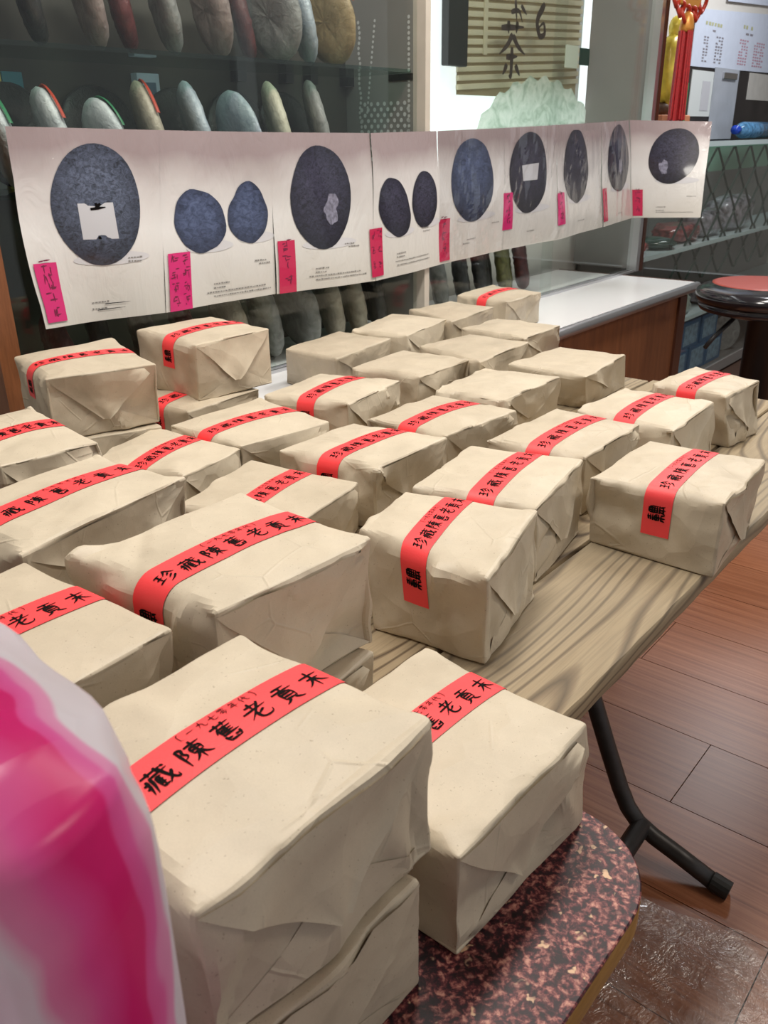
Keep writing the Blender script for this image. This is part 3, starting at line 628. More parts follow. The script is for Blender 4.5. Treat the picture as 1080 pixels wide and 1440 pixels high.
NEAR = ('17', '18', '19', '22', '24', '25', '29', '29b', '30', '20', '14', '21')
class Package:
    def __init__(self, key, seed, label, band=True, bandx=0.5, mat=0, crumple=1.0, group='kraft paper packages laid out in rows', skew=0.0, band_front=0.062, visible=True):
        top, bot = PK[key]
        self.top = np.array(top); self.bot = np.array(bot)
        rng = np.random.RandomState(seed); self.rng = rng
        T, B = self.top, self.bot      # order FL FR BR BL
        ex = (T[1] + T[2] - T[0] - T[3]); ey = (T[3] + T[2] - T[0] - T[1])
        self.L = np.linalg.norm(ex) / 2; self.Wd = np.linalg.norm(ey) / 2; self.H = T[0, 2] - B[0, 2]
        self.ex = ex / np.linalg.norm(ex); self.ey = ey / np.linalg.norm(ey); self.ez = np.array([0, 0, 1.0])
        base = B.mean(0)
        self.root = empty('wrapped_package', Vector(base), label, 'package', group)
        V, F = lattice(34, 34, 18) if key in NEAR else lattice(22, 22, 11)
        h = np.array([self.L, self.Wd, self.H]) / 2
        P = V * h
        r = rng.uniform(0.0028, 0.0048)
        inner = np.clip(P, -(h - r), h - r)
        d = P - inner; ln = np.linalg.norm(d, axis=1, keepdims=True)
        nrm = d / np.maximum(ln, 1e-9)
        P = inner + nrm * r
        # the long top edges are soft in the middle and crisp at the corners
        Rv = rng.uniform(0.015, 0.022) * (1 - np.abs(V[:, 0]) ** 6) * np.where(V[:, 1] < 0, 1.0, 0.5) + 1e-6
        ay, az = np.abs(P[:, 1]) - (h[1] - Rv), P[:, 2] - (h[2] - Rv)
        lr = np.hypot(np.maximum(ay, 0), np.maximum(az, 0)); over = (ay > 0) & (az > 0) & (lr > Rv)
        kf = np.where(over, Rv / np.maximum(lr, 1e-9), 1.0)
        sy = np.sign(P[:, 1])
        ny = np.where(over, sy * ay / np.maximum(lr, 1e-9), nrm[:, 1]); nz_ = np.where(over, az / np.maximum(lr, 1e-9), nrm[:, 2])
        P[:, 1] = np.where(over, sy * (h[1] - Rv + ay * kf), P[:, 1]); P[:, 2] = np.where(over, h[2] - Rv + az * kf, P[:, 2])
        nrm = np.stack([np.where(over, nrm[:, 0] * 0.3, nrm[:, 0]), ny, nz_], -1); nrm /= np.maximum(np.linalg.norm(nrm, axis=1, keepdims=True), 1e-9)
        un = P / h
        # crumple: random fold lines on every face, weighted by how far the face points that way
        disp = np.zeros(len(V)); bul = np.zeros(len(V))
        for ax in range(3):
            o1, o2 = [k for k in range(3) if k != ax]
            for sg in (-1, 1):
                wgt = np.clip(nrm[:, ax] * sg, 0, 1) ** 2
                if ax == 2 and sg == -1: continue
                a, b = P[:, o1], P[:, o2]
                K = 8 if ax == 2 else 13
                dd = np.zeros(len(V))
                for _ in range(K):
                    a0, b0 = rng.uniform(-1, 1) * h[o1], rng.uniform(-1, 1) * h[o2]
                    th = rng.uniform(0, math.pi)
                    q = (a - a0) * math.sin(th) - (b - b0) * math.cos(th); s = (a - a0) * math.cos(th) + (b - b0) * math.sin(th)
                    amp = rng.uniform(0.0006, 0.0020) * (0.85 if ax == 2 else 2.0) * rng.choice([-1, 1], p=[.55, .45]) * crumple
                    dd += amp * 2.0 * np.clip(1 - np.abs(q) / rng.uniform(0.010, 0.045), 0, 1) * np.clip(1.25 - np.abs(s) / rng.uniform(0.03, 0.09), 0, 1)
                # slack bulge
                bulge = (rng.uniform(0.005, 0.009) if ax == 2 else 0.0030 * rng.uniform(0.2, 1)) * (1 - np.clip(un[:, o1], -1, 1) ** 2) * (1 - np.clip(un[:, o2], -1, 1) ** 2)
                bul += bulge * wgt
                if ax == 2:   # folds running in from the corners
                    for (cx, cy) in ((1, -1), (1, 1), (-1, -1), (-1, 1)):
                        if rng.rand() < 0.8:
                            e = np.array([cx * h[0], cy * h[1]]); t = np.array([-cx * rng.uniform(.6, 1.3), -cy * rng.uniform(.35, 1.0)]); t /= np.linalg.norm(t)
                            q = (a - e[0]) * t[1] - (b - e[1]) * t[0]; s = (a - e[0]) * t[0] + (b - e[1]) * t[1]
                            dd += rng.uniform(-0.0024, 0.0018) * crumple * np.exp(-np.abs(q) / 0.016) * np.exp(-np.clip(s, 0, 1) / 0.05)
                if ax == 0:   # vertical puckers below the top edge of the folded ends
                    for _ in range(6):
                        c0 = rng.uniform(-.9, .9) * h[1]
                        dd += rng.uniform(-.0020, .0006) * crumple * np.exp(-np.abs(P[:, 1] - c0 - rng.uniform(-.2, .2) * (P[:, 2] - h[2])) / 0.006) * np.exp(-(h[2] - P[:, 2]) / 0.03)
                disp += dd * wgt
        wob = 0.0013 * crumple * (np.sin(P[:, 0] * 47 + rng.uniform(0, 6)) + np.sin(P[:, 1] * 53 + rng.uniform(0, 6)) + np.sin(P[:, 2] * 71 + P[:, 0] * 31 + rng.uniform(0, 6)))
        wob *= (P[:, 2] > -h[2] + 0.004)
        if band:   # the band holds the paper flat along its way
            xx = np.abs(un[:, 0] - (bandx * 2 - 1)) * h[0]
            flat = np.clip((xx - 0.020) / 0.016, 0, 1)
            disp = disp * (0.12 + 0.88 * flat); wob = wob * (0.3 + 0.7 * flat)
        P = P + nrm * (disp + bul + wob * 0.45)[:, None]
        P[:, 2] = np.maximum(P[:, 2], -h[2])
        self.h = h
        Wp = self.hexmap(P / h)
        self.V = Wp; self.F = F
        k = KRAFT[mat]; self.k = k
        body = mesh_obj('paper_wrap', Wp, F, k, self.root, smooth=True)
        try: body.data.set_sharp_from_angle(angle=math.radians(15))
        except Exception: pass
        self.bvh = BVHTree.FromPolygons([Vector(p) for p in Wp], F)
        for sx in ((1, -1) if visible else ()): self.flaps(sx)
        if band: self.band(bandx, skew, band_front)
    def hexmap(self, q):
        x, y, z = (q[:, 0] + 1) / 2, (q[:, 1] + 1) / 2, (q[:, 2] + 1) / 2
        def bil(C):
            return (C[0][None] * ((1 - x) * (1 - y))[:, None] + C[1][None] * (x * (1 - y))[:, None] + C[2][None] * (x * y)[:, None] + C[3][None] * ((1 - x) * y)[:, None])
        return bil(self.bot) * (1 - z)[:, None] + bil(self.top) * z[:, None]
    def cast(self, p, d, lift):
        p, d = Vector(p), Vector(d).normalized()
        hit, nr, _, _ = self.bvh.ray_cast(p - d * 0.06, d, 0.2)
        if hit is None:
            hit, nr, _, _ = self.bvh.find_nearest(p)
        return np.array(hit) - np.array(d) * lift
    def flaps(self, sx):
        rng = self.rng
        # (y, z) outlines on the end face, unit coordinates; each row is (z, y_left, y_right, lift)
        tip = rng.uniform(-.12, .12); tz = rng.uniform(-.62, -.35)
        up = []
        for t in np.linspace(0, 1, 8):
            z = .93 + (tz - .93) * t; half = .95 * (1 - t) + .06
            up.append((z, tip * t - half, tip * t + half, 0.0006 + 0.0022 * t))
        lowtip = rng.uniform(-.1, .1); lz = rng.uniform(-.25, .1)
        lo = []
        for t in np.linspace(0, 1, 7):
            z = -.95 + (lz + .95) * t; half = .94 * (1 - t) + .05
            lo.append((z, lowtip * t - half, lowtip * t + half, 0.0004 + 0.0004 * t))
        for rows, extra in ((lo, 0.0), (up, 0.001)):
            vs = []; nc = 9; ph = rng.uniform(0, 6)
            for (z, a, b, lift) in rows:
                for j in range(nc):
                    t = j / (nc - 1); y = a + (b - a) * t
                    e = abs(2 * t - 1) ** 4
                    p = self.hexmap(np.array([[sx, y, z]]))[0]
                    vs.append(self.cast(p, -self.ex * sx, lift + extra + 0.0022 * e * (extra > 0) * (lift > 0.001) + 0.0003 * math.sin(9 * t + ph)))
            fs = []
            for i in range(len(rows) - 1):
                for j in range(nc - 1):
                    f = (i * nc + j, i * nc + j + 1, (i + 1) * nc + j + 1, (i + 1) * nc + j)
                    fs.append(f if sx < 0 else f[::-1])
            mesh_obj('end_flap', np.array(vs), fs, self.k, self.root, smooth=True)
    def path(self, s, xf):
        """point on the band's way round the package: s is metres from the front top edge (negative: down the front face)"""
        Rr = 0.016; Wd, H = self.Wd, self.H
        e1 = Rr * (1 - math.pi / 4); 
        if s < -Rr: y, z, n = -1.0, 1 + s / H * 2, (-1, 0)
        elif s < Rr:
            a = (s + Rr) / (2 * Rr) * math.pi / 2
            y = -1 + (Rr - Rr * math.cos(a)) / Wd * 2; z = 1 - (Rr - Rr * math.sin(a)) / H * 2; n = (-math.cos(a), math.sin(a))
        elif s < Wd - Rr: y, z, n = -1 + s / Wd * 2, 1.0, (0, 1)
        elif s < Wd + Rr:
            a = (s - Wd + Rr) / (2 * Rr) * math.pi / 2
            y = 1 - (Rr - Rr * math.sin(math.pi / 2 - a + 0) * 1) / Wd * 2 if False else 1 - (Rr - Rr * math.sin(a)) / Wd * 2
            z = 1 - (Rr - Rr * math.cos(a)) / H * 2; n = (math.sin(a), math.cos(a))
        else: y, z, n = 1.0, 1 - (s - Wd) / H * 2, (1, 0)
        p = self.hexmap(np.array([[xf, y, z]]))[0]
        d = -(self.ey * n[0] + self.ez * n[1])
        return p, d
    def band(self, xf, skew, front):
        bw = 0.0400 / self.L * 2          # width in unit x
        s0, s1 = -front, self.Wd + 0.04
        c0 = xf * 2 - 1
        def at(s, t, lift):
            x = c0 + skew * (s / self.Wd - 0.5) + t
            p, d = self.path(s, x)
            return self.cast(p, d, lift)
        ns, nt = 72, 6
        vs = []
        for i in range(ns):
            s = s0 + (s1 - s0) * i / (ns - 1)
            for j in range(nt):
                t = (j / (nt - 1) - .5) * bw
                vs.append(at(s, t, 0.0009))
        fs = [(i * nt + j, i * nt + j + 1, (i + 1) * nt + j + 1, (i + 1) * nt + j) for i in range(ns - 1) for j in range(nt - 1)]
        bo = mesh_obj('paper_band', np.array(vs), fs, M_BAND, self.root, smooth=True)
        bo['label'] = 'bright red paper band with black brush lettering'
        k = self.Wd / 0.2
        st = 0.0305 * k; cs = 0.0218
        items = [('seal', -0.0475, -0.0125, 0.025, 11)]
        y0 = -0.0140; rng_t = [0.5, -0.6, 0.3, -0.4, 0.6, -0.2, 0.4]
        for i, g in enumerate(('zhen', 'cang', 'chen', 'jiu', 'lao', 'gong', 'mo')):
            items.append((g, 0.0085 * k + i * st * 0.885, y0 + rng_t[i] * 0.0012, cs, 10.0))
        small = []
        for i, g in enumerate(('lb', 'yi', 'jiu9', 'qi', 'ling', 'nian', 'dai', 'rb')):
            small.append((g, 0.072 * k + i * 0.0092 * k, 0.0105, 0.0078, 8.5))
        for its, nm, mt in ((items, 'brush_lettering', M_INK), (small, 'small_lettering', M_INKRED)):
            V2, F2 = text2d(its, 3)
            pts = [at(x, -y / self.L * 2, 0.00135) for (x, y) in V2]
            mesh_obj(nm, np.array(pts), F2, mt, bo)['kind'] = 'stuff'

PKG = [
 # key, seed, label, band, band position across, material, crumple
 ('1', 1, 'large banded package on the upper layer at the far left, before the poster', 1, .50, 0, .8),
 ('2', 2, 'banded package on the upper layer with a V-folded end, second from the left end', 1, .55, 0, .8),
 ('28', 28, 'banded package almost hidden beneath the raised one with the V-folded end', 1, .52, 2, .8),
 ('3', 3, 'plain unbanded package nearest the gap in the back row under the third poster page', 0, 0, 2, .9),
 ('4', 4, 'plain unbanded package, second of the plain back row counting from the left', 0, 0, 1, 1),
 ('5', 5, 'plain unbanded package just in front of the farthest banded one', 0, 0, 2, .9),
 ('6', 6, 'farthest small looking package with a red band, beside the white ledge', 1, .50, 2, .9),
 ('7', 7, 'plain unbanded package touching the white ledge in view, right of the plain pair', 0, 0, 0, 1),
 ('8', 8, 'plain unbanded package in the middle of the plain ones, low flat top', 0, 0, 2, 1),
 ('9', 9, 'plain unbanded package behind the centre banded one, dark folded front corner', 0, 0, 0, 1),
 ('10', 10, 'plain unbanded package in front of the brown cabinet base, rightmost of the plain ones', 0, 0, 0, .9),
 ('11', 11, 'plain unbanded package nearest the camera of the plain ones', 0, 0, 1, 1),
 ('12', 12, 'banded package in the second row, just before the leftmost plain packages', 1, .50, 1, 1),
 ('13', 13, 'banded package in the table centre directly before the nearest plain one', 1, .50, 0, 1),
 ('14', 14, 'banded package diagonally behind the right edge package, its left neighbour in the row', 1, .52, 0, .8),
 ('15', 15, 'banded package right of centre, band running on into the one behind it', 1, .50, 1, 1),
 ('16', 16, 'rearmost banded package at the right table edge, near the black pedestal', 1, .46, 0, .9),
 ('17', 17, 'banded package jutting over the right table edge, seal showing on its front', 1, .53, 0, .8),
 ('18', 18, 'banded package standing right behind the front centre one on the wooden planks', 1, .55, 1, .9),
 ('19', 19, 'front centre package on the wooden planks with the whole red band and seal showing', 1, .44, 1, .9),
 ('20', 20, 'banded package in the middle of the lower layer, left of the table centre', 1, .52, 1, 1.2),
 ('21', 21, 'banded package of the lower layer partly covered by the big raised centre left one', 1, .50, 0, .7),
 ('22', 22, 'raised package at left with a long crumpled right end, second from the front', 1, .48, 1, 1.1),
 ('23', 23, 'raised package cut by the left edge of the photo, under the far left large one', 1, .50, 1, 1.1),
 ('24', 24, 'big raised banded package left of centre with a crumpled corner', 1, .54, 1, 1.1),
 ('25', 25, 'raised banded package behind the pink and white plastic bag', 1, .50, 0, .6),
 ('26', 26, 'banded package of the lower layer in the left gap, before the far left stack', 1, .50, 1, 1),
 ('27', 27, 'banded package of the lower layer before the raised V-folded one', 1, .50, 1, 1),
 ('29', 29, 'largest nearest package on top of the front stack, beside the pink plastic bag', 1, .50, 1, .8),
 ('30', 30, 'near package standing on the red marbled tabletop, right of the front stack', 1, .44, 1, .7),
 ('29b', 31, 'lower package of the front stack, its right end on the marbled tabletop', 0, 0, 0, .7),
 ('24b', 32, 'lower package under the big raised one, only a corner showing', 0, 0, 0, .8),
 ('1b', 33, 'lower package carrying the far left large one', 0, 0, 2, .8),
 ('22b', 34, 'lower package carrying the raised one with the long crumpled end', 0, 0, 2, .8),
 ('23b', 35, 'lower package carrying the raised one cut by the left photo edge', 0, 0, 2, .8),
 ('25b', 36, 'lower package carrying the raised one behind the plastic bag', 0, 0, 2, .8),
]
SKEW = {}
BFRONT = {'17': .070, '19': .070, '2': .058, '1': .055}
for (key, seed, label, b, bx, mt, cr) in PKG:
    Package(key, 100 + seed, label, bool(b), bx, mt, cr, skew=SKEW.get(key, 0.0), band_front=BFRONT.get(key, 0.062))

# ------------------------------------------------------------------ the taped poster strip
def make_poster(name, mauve):
    m = NT(name)
    uv = m.n('ShaderNodeUVMap'); sp = m.n('ShaderNodeSeparateXYZ'); m.l(uv.outputs[0], sp.inputs[0])
    nz = m.noise(m.coords(), 6, 3, 0.5)
    ad = m.n('ShaderNodeMath', operation='MULTIPLY_ADD'); m.l(nz.outputs['Fac'], ad.inputs[0]); ad.inputs[1].default_value = 0.22; m.l(sp.outputs['Y'], ad.inputs[2])
    r = m.ramp(ad.outputs[0], [(0.10, (0.60, 0.575, 0.53)), (0.60, (0.72, 0.715, 0.71)), (0.82, (0.60, 0.575, 0.575)), (1.02, mauve)])
    m.set(Base_Color=r.outputs[0], Roughness=0.35, Coat_Weight=0.55, Coat_Roughness=0.08)
    w = m.noise(m.coords((1, 1, 0.5)), 16, 3, 0.55, 1.5)
    m.bump(w.outputs['Fac'], 0.22, 0.012)
    # the clear sleeve over the print
    wc = m.noise(m.coords((1, 1, 0.6)), 22, 3, 0.6, 2.0)
    bn = m.n('ShaderNodeBump'); bn.inputs['Strength'].default_value = 0.35; bn.inputs['Distance'].default_value = 0.02
    m.l(wc.outputs['Fac'], bn.inputs['Height']); m.l(bn.outputs[0], m.b.inputs['Coat Normal'])
    return m.m
M_PAGE = make_poster('poster_print', (0.33, 0.265, 0.275))
def make_stone(name, a, b, sc):
    m = NT(name); v = m.coords((1, 1, 1.6))
    n1 = m.noise(v, sc, 5, 0.7, 1.2)
    r = m.ramp(n1.outputs['Fac'], [(0.34, a), (0.64, b)])
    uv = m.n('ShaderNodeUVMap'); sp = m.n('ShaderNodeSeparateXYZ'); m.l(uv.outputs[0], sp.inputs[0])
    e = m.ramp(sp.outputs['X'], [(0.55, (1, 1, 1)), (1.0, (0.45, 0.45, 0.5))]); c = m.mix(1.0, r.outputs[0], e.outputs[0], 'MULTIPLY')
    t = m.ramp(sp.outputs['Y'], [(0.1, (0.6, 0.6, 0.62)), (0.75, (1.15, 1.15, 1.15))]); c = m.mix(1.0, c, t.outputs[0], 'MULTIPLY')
    m.set(Base_Color=c, Roughness=0.4, Coat_Weight=0.5, Coat_Roughness=0.1); return m.m
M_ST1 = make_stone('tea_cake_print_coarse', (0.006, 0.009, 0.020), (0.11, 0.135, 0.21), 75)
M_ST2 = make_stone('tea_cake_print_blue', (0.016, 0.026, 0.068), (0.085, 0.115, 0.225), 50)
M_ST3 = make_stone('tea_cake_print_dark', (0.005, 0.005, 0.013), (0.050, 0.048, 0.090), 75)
M_STSH = plain('printed_soft_shadow', (0.60, 0.60, 0.63), 0.4)
M_PINK = plain('magenta_label', (0.62, 0.012, 0.16), 0.4, coat=0.4)
M_PINKR = plain('crimson_label', (0.52, 0.010, 0.075), 0.4, coat=0.4)
M_INKSOFT = plain('grey_print', (0.22, 0.21, 0.20), 0.5)
M_INKLAB = plain('label_ink', (0.16, 0.008, 0.045), 0.5)
M_LABELW = plain('white_tea_ticket', (0.52, 0.53, 0.57), 0.4)
M_SCRAP = plain('ticket_scrap', (0.20, 0.20, 0.27), 0.4, var=0.5, vscale=90)
M_TAPE = glass('clear_tape', (0.97, 0.97, 0.97))

TOPS = [(0.885, 1.347), (1.226, 1.339), (1.557, 1.333), (1.929, 1.329), (2.243, 1.333), (2.609, 1.340), (2.958, 1.349), (3.305, 1.358), (3.562, 1.367)]
BOTS = [(0.889, 0.970), (1.192, 0.956), (1.543, 0.950), (1.947, 0.932), (2.261, 0.943), (2.621, 0.951), (3.017, 0.951), (3.393, 0.967), (3.666, 0.983)]
PN = -1.648
EDGE = [((PN, t[0], t[1]), (PN, b[0], b[1])) for t, b in zip(TOPS, BOTS)]
EDGE.append(((-1.393, 3.776, 1.357), (-1.331, 3.621, 1.0)))
def page_fn(i):
    A, B = EDGE[i], EDGE[i + 1]
    tl, bl, tr, br = (Vector(A[0]), Vector(A[1]), Vector(B[0]), Vector(B[1]))
    def f(a, b, lift=0.0):
        """a across 0..1, b up 0..1"""
        p = (bl * (1 - a) + br * a) * (1 - b) + (tl * (1 - a) + tr * a) * b
        u = p.y
        wav = 0.0030 * math.sin(u * 11 + b * 2.2 + i) + 0.0022 * math.sin(u * 23 + b * 5 - i) + 0.0018 * math.sin(b * 9 + u * 4)
        if i == 0:   # the loose lower left corner curls out
            wav += 0.045 * max(0, 0.42 - a) * max(0, 0.55 - b)
            p.y -= 0.10 * max(0, 0.35 - a) * max(0, b - 0.12) * max(0, 0.75 - b) * 2.0
        nrm = Vector((tr.y - tl.y, tl.x - tr.x, 0)).normalized()
        return W(*(p + nrm * (wav + lift)))
    return f
def patch(f, outline, lift, name, mat, parent, smooth=True):
    """flat print: fan-free grid fill of a star-shaped outline around its middle"""
    n = len(outline); cx = sum(p[0] for p in outline) / n; cy = sum(p[1] for p in outline) / n
    vs = [f(cx, cy, lift)]; fs = []; uvs = [(0.0, 0.5)]
    R = 4
    for r in range(1, R + 1):
        for (x, y) in outline:
            vs.append(f(cx + (x - cx) * r / R, cy + (y - cy) * r / R, lift)); uvs.append((r / R, 0.5 + (y - cy) * r / R * 1.6))
    for k in range(n): fs.append((0, 1 + k, 1 + (k + 1) % n))
    for r in range(R - 1):
        for k in range(n):
            a = 1 + r * n + k; b = 1 + r * n + (k + 1) % n
            fs.append((a, a + n, b + n, b))
    return mesh_obj(name, vs, fs, mat, parent, smooth=smooth, uv=uvs)
def blob(cx, cy, rx, ry, tilt=0.0, n=40, wob=0.02, seed=0, dent=None):
    r = random.Random(seed); ph = [r.uniform(0, 6) for _ in range(4)]; out = []
    for k in range(n):
        a = 2 * math.pi * k / n
        q = 1 + wob * (math.sin(2 * a + ph[0]) + 0.6 * math.sin(3 * a + ph[1]) + 0.4 * math.sin(5 * a + ph[2]) + 0.25 * math.sin(9 * a + ph[3]))
        if dent: q *= 1 - dent[1] * math.exp(-((a - dent[0] + math.pi) % (2 * math.pi) - math.pi) ** 2 / 0.25)
        x, y = rx * q * math.cos(a), ry * q * math.sin(a)
        out.append((cx + x * math.cos(tilt) - y * math.sin(tilt), cy + x * math.sin(tilt) + y * math.cos(tilt)))
    return out
strip = empty('poster_strip', W(PN, 2.2, 0.95), 'strip of taped tea cake photo sheets hung across the cabinet glass', 'poster')
# per page: (stones, label (a, width, b0, b1, mat), text rows)
PAGES = [
 ([(blob(0.52, 0.615, 0.315, 0.315, 0.1, seed=1, wob=0.008), M_ST1)], (0.025, 0.155, 0.03, 0.34, M_PINK), [(0.40, 0.10), (0.40, 0.065)], [(0.70, 0.33), (0.70, 0.31)]),
 ([(blob(0.325, 0.50, 0.215, 0.185, -0.3, seed=4, wob=0.04), M_ST2), (blob(0.755, 0.53, 0.19, 0.19, 0.5, seed=5, wob=0.04, dent=(1.9, 0.22)), M_ST2)], (0.03, 0.19, 0.0, 0.335, M_PINK), [(0.42, 0.12), (0.42, 0.095), (0.36, 0.07), (0.42, 0.045)], [(0.80, 0.23), (0.84, 0.21)]),
 ([(blob(0.46, 0.595, 0.305, 0.335, 0.1, seed=7, wob=0.012), M_ST3)], (0.02, 0.155, 0.0, 0.34, M_PINKR), [(0.36, 0.135), (0.36, 0.11), (0.30, 0.085), (0.36, 0.06)], [(0.68, 0.28), (0.72, 0.26)]),
 ([(blob(0.30, 0.49, 0.25, 0.19, -0.5, seed=9, wob=0.035), M_ST3), (blob(0.765, 0.515, 0.20, 0.205, -0.25, seed=10, wob=0.02), M_ST3)], (-0.06, 0.165, 0.03, 0.37, M_PINKR), [(0.30, 0.16), (0.30, 0.135), (0.28, 0.105), (0.30, 0.075)], [(0.72, 0.31), (0.74, 0.285)]),
 ([(blob(0.50, 0.61, 0.32, 0.325, 0.1, seed=12, wob=0.02), M_ST2)], (0.0, 0.16, 0.02, 0.35, M_PINKR), [(0.42, 0.15), (0.36, 0.12)], [(0.82, 0.25)]),
 ([(blob(0.46, 0.62, 0.33, 0.34, 0.0, seed=14, wob=0.012), M_ST3)], (0.0, 0.17, 0.17, 0.48, M_PINK), [(0.45, 0.12)], []),
 ([(blob(0.42, 0.62, 0.255, 0.34, -0.05, seed=16, wob=0.045), M_ST3)], (-0.02, 0.16, 0.13, 0.42, M_PINK), [(0.45, 0.12)], []),
 ([(blob(0.55, 0.64, 0.36, 0.33, 0.0, seed=18, wob=0.012), M_ST3)], (0.0, 0.14, 0.05, 0.38, M_PINKR), [(0.5, 0.09)], []),
 ([(blob(0.56, 0.64, 0.335, 0.275, 0.35, seed=20, wob=0.010), M_ST3)], (0.015, 0.15, 0.02, 0.30, M_PINKR), [(0.36, 0.11), (0.36, 0.075), (0.36, 0.055)], [(0.78, 0.22)]),
]
rs = random.Random(3)
for i, (stones, lab, rows, rows2) in enumerate(PAGES):
    f = page_fn(i)
    na, nb = 18, 16
    vs = [f(a / na, b / nb) for b in range(nb + 1) for a in range(na + 1)]
    uv = [(a / na, b / nb) for b in range(nb + 1) for a in range(na + 1)]
    fs = [(b * (na + 1) + a, b * (na + 1) + a + 1, (b + 1) * (na + 1) + a + 1, (b + 1) * (na + 1) + a) for b in range(nb) for a in range(na)]
    pg = mesh_obj('poster_page', vs, fs, M_PAGE, strip, smooth=True, uv=uv)
    for (ol, mt_) in stones:
        xs = [p[0] for p in ol]; ys = [p[1] for p in ol]
        cx, y0 = (min(xs) + max(xs)) / 2 + 0.07, min(ys) + 0.035
        patch(f, blob(cx, y0, (max(xs) - min(xs)) * 0.46, 0.035, 0, 24, 0.0), 0.0008, 'printed_shade', M_STSH, pg)
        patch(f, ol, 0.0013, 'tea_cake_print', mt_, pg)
    if i == 0:
        patch(f, [(0.38, 0.445), (0.64, 0.44), (0.625, 0.63), (0.37, 0.63)], 0.0018, 'ticket_print', M_LABELW, pg)
        V2, F2 = text2d([([[(46, 100), (54, 86)], [(60, 98), (40, 84)], [(30, 84), (74, 88)], [(44, 8), (52, 2)]], 0.38, 0.44, 0.25, 9)], 2)
        mesh_obj('ticket_mark', [f(x, 0.44 + (y - 0.44) * 0.76, 0.0022) for (x, y) in V2], F2, M_INK, pg)
        V2, F2 = text2d([([[(0, 60), (30, 62), (70, 60), (100, 64)], [(-30, 0), (30, 3), (80, 4)]], 0.50, 0.060, 0.20, 9)], 6)
        mesh_obj('crossed_out_line', [f(x, 0.060 + (y - 0.060) * 0.25, 0.0018) for (x, y) in V2], F2, M_INK, pg)
    if i == 5:
        patch(f, [(0.38, 0.56), (0.62, 0.56), (0.64, 0.70), (0.36, 0.69)], 0.0018, 'ticket_print', M_LABELW, pg)
    if i in (2, 7, 8):
        cxy = {2: (0.56, 0.52), 7: (0.6, 0.56), 8: (0.44, 0.53)}[i]
        patch(f, blob(cxy[0], cxy[1], 0.085 if i == 2 else 0.05, 0.085, 0.3, 30, 0.2, seed=i), 0.0018, 'ticket_scrap_print', M_SCRAP, pg)
    a0, wd_, b0, b1, mt_ = lab
    lo = [(a0 + wd_ * x / 3, b0 + (b1 - b0) * y / 8) for y in range(9) for x in range(4)]
    lb = mesh_obj('label', [f(a, b, 0.0026) for (a, b) in lo], [(y * 4 + x, y * 4 + x + 1, y * 4 + x + 5, y * 4 + x + 4) for y in range(8) for x in range(3)], mt_, pg)
    its = []
    cols = 2 if i in (1, 3) else 1
    for c_ in range(cols):
        for r_ in range(4 if i < 2 else 3):
            sz = wd_ * (0.42 if cols == 2 else 0.62)
            its.append((scribble(rs), a0 + wd_ * (0.06 + 0.5 * c_ if cols == 2 else 0.2), b1 - (b1 - b0) * (0.22 + 0.235 * r_ * (4 / (4 if i < 2 else 3))) , sz, 9))
    V2, F2 = text2d(its, 2)
    mesh_obj('label_writing', [f(x, y, 0.0031) for (x, y) in V2], F2, M_INKLAB, pg)['kind'] = 'stuff'
    def row(a, b, ln):
        pts = []; fc = []
        x = a
        while x < a + ln:
            w_ = rs.uniform(0.010, 0.022); k = len(pts); h_ = rs.uniform(0.005, 0.009)
            pts += [(x, b), (x + w_, b), (x + w_, b + h_), (x, b + h_)]; fc.append((k, k + 1, k + 2, k + 3)); x += w_ + rs.uniform(0.004, 0.010)
        return pts, fc
    V2 = []; F2 = []
    for k, (a, b) in enumerate(rows):
        p, q = row(a, b, 0.13 if k == 0 else (0.52 if k > 1 else 0.1)); F2 += [tuple(j + len(V2) for j in t) for t in q]; V2 += p
    for (a, b) in rows2:
        p, q = row(a, b, 0.11); F2 += [tuple(j + len(V2) for j in t) for t in q]; V2 += p
    mesh_obj('printed_caption', [f(min(x, 0.985), y, 0.0015) for (x, y) in V2], F2, M_INKSOFT, pg)['kind'] = 'stuff'

# loose clear film over the right hand pages
M_FILM = glass('clear_film', (0.985, 0.985, 0.985), 0.10, 0.06)
for i in (4, 5, 6, 7):
    f = page_fn(i); rf = random.Random(40 + i); na, nb = 26, 26
    ln = [(rf.uniform(0, 1), rf.uniform(0, 1), rf.uniform(0.9, 2.2), rf.uniform(0.002, 0.007), rf.uniform(.04, .12)) for _ in range(12)]
    vs = []
    for b_ in range(nb + 1):
        for a_ in range(na + 1):
            a, b = a_ / na, b_ / nb; h = 0.005
            for (x0, y0, th, am, wd_) in ln:
                q = (a - x0) * math.sin(th) - (b - y0) * math.cos(th); s_ = (a - x0) * math.cos(th) + (b - y0) * math.sin(th)
                h += am * max(0, 1 - abs(q) / wd_) * max(0, 1 - abs(s_) / 0.6)
            vs.append(f(a, 0.01 + b * 1.0, h))
    mesh_obj('clear_sleeve', vs, [(b_ * (na + 1) + a_, b_ * (na + 1) + a_ + 1, (b_ + 1) * (na + 1) + a_ + 1, (b_ + 1) * (na + 1) + a_) for b_ in range(nb) for a_ in range(na)], M_FILM, strip)

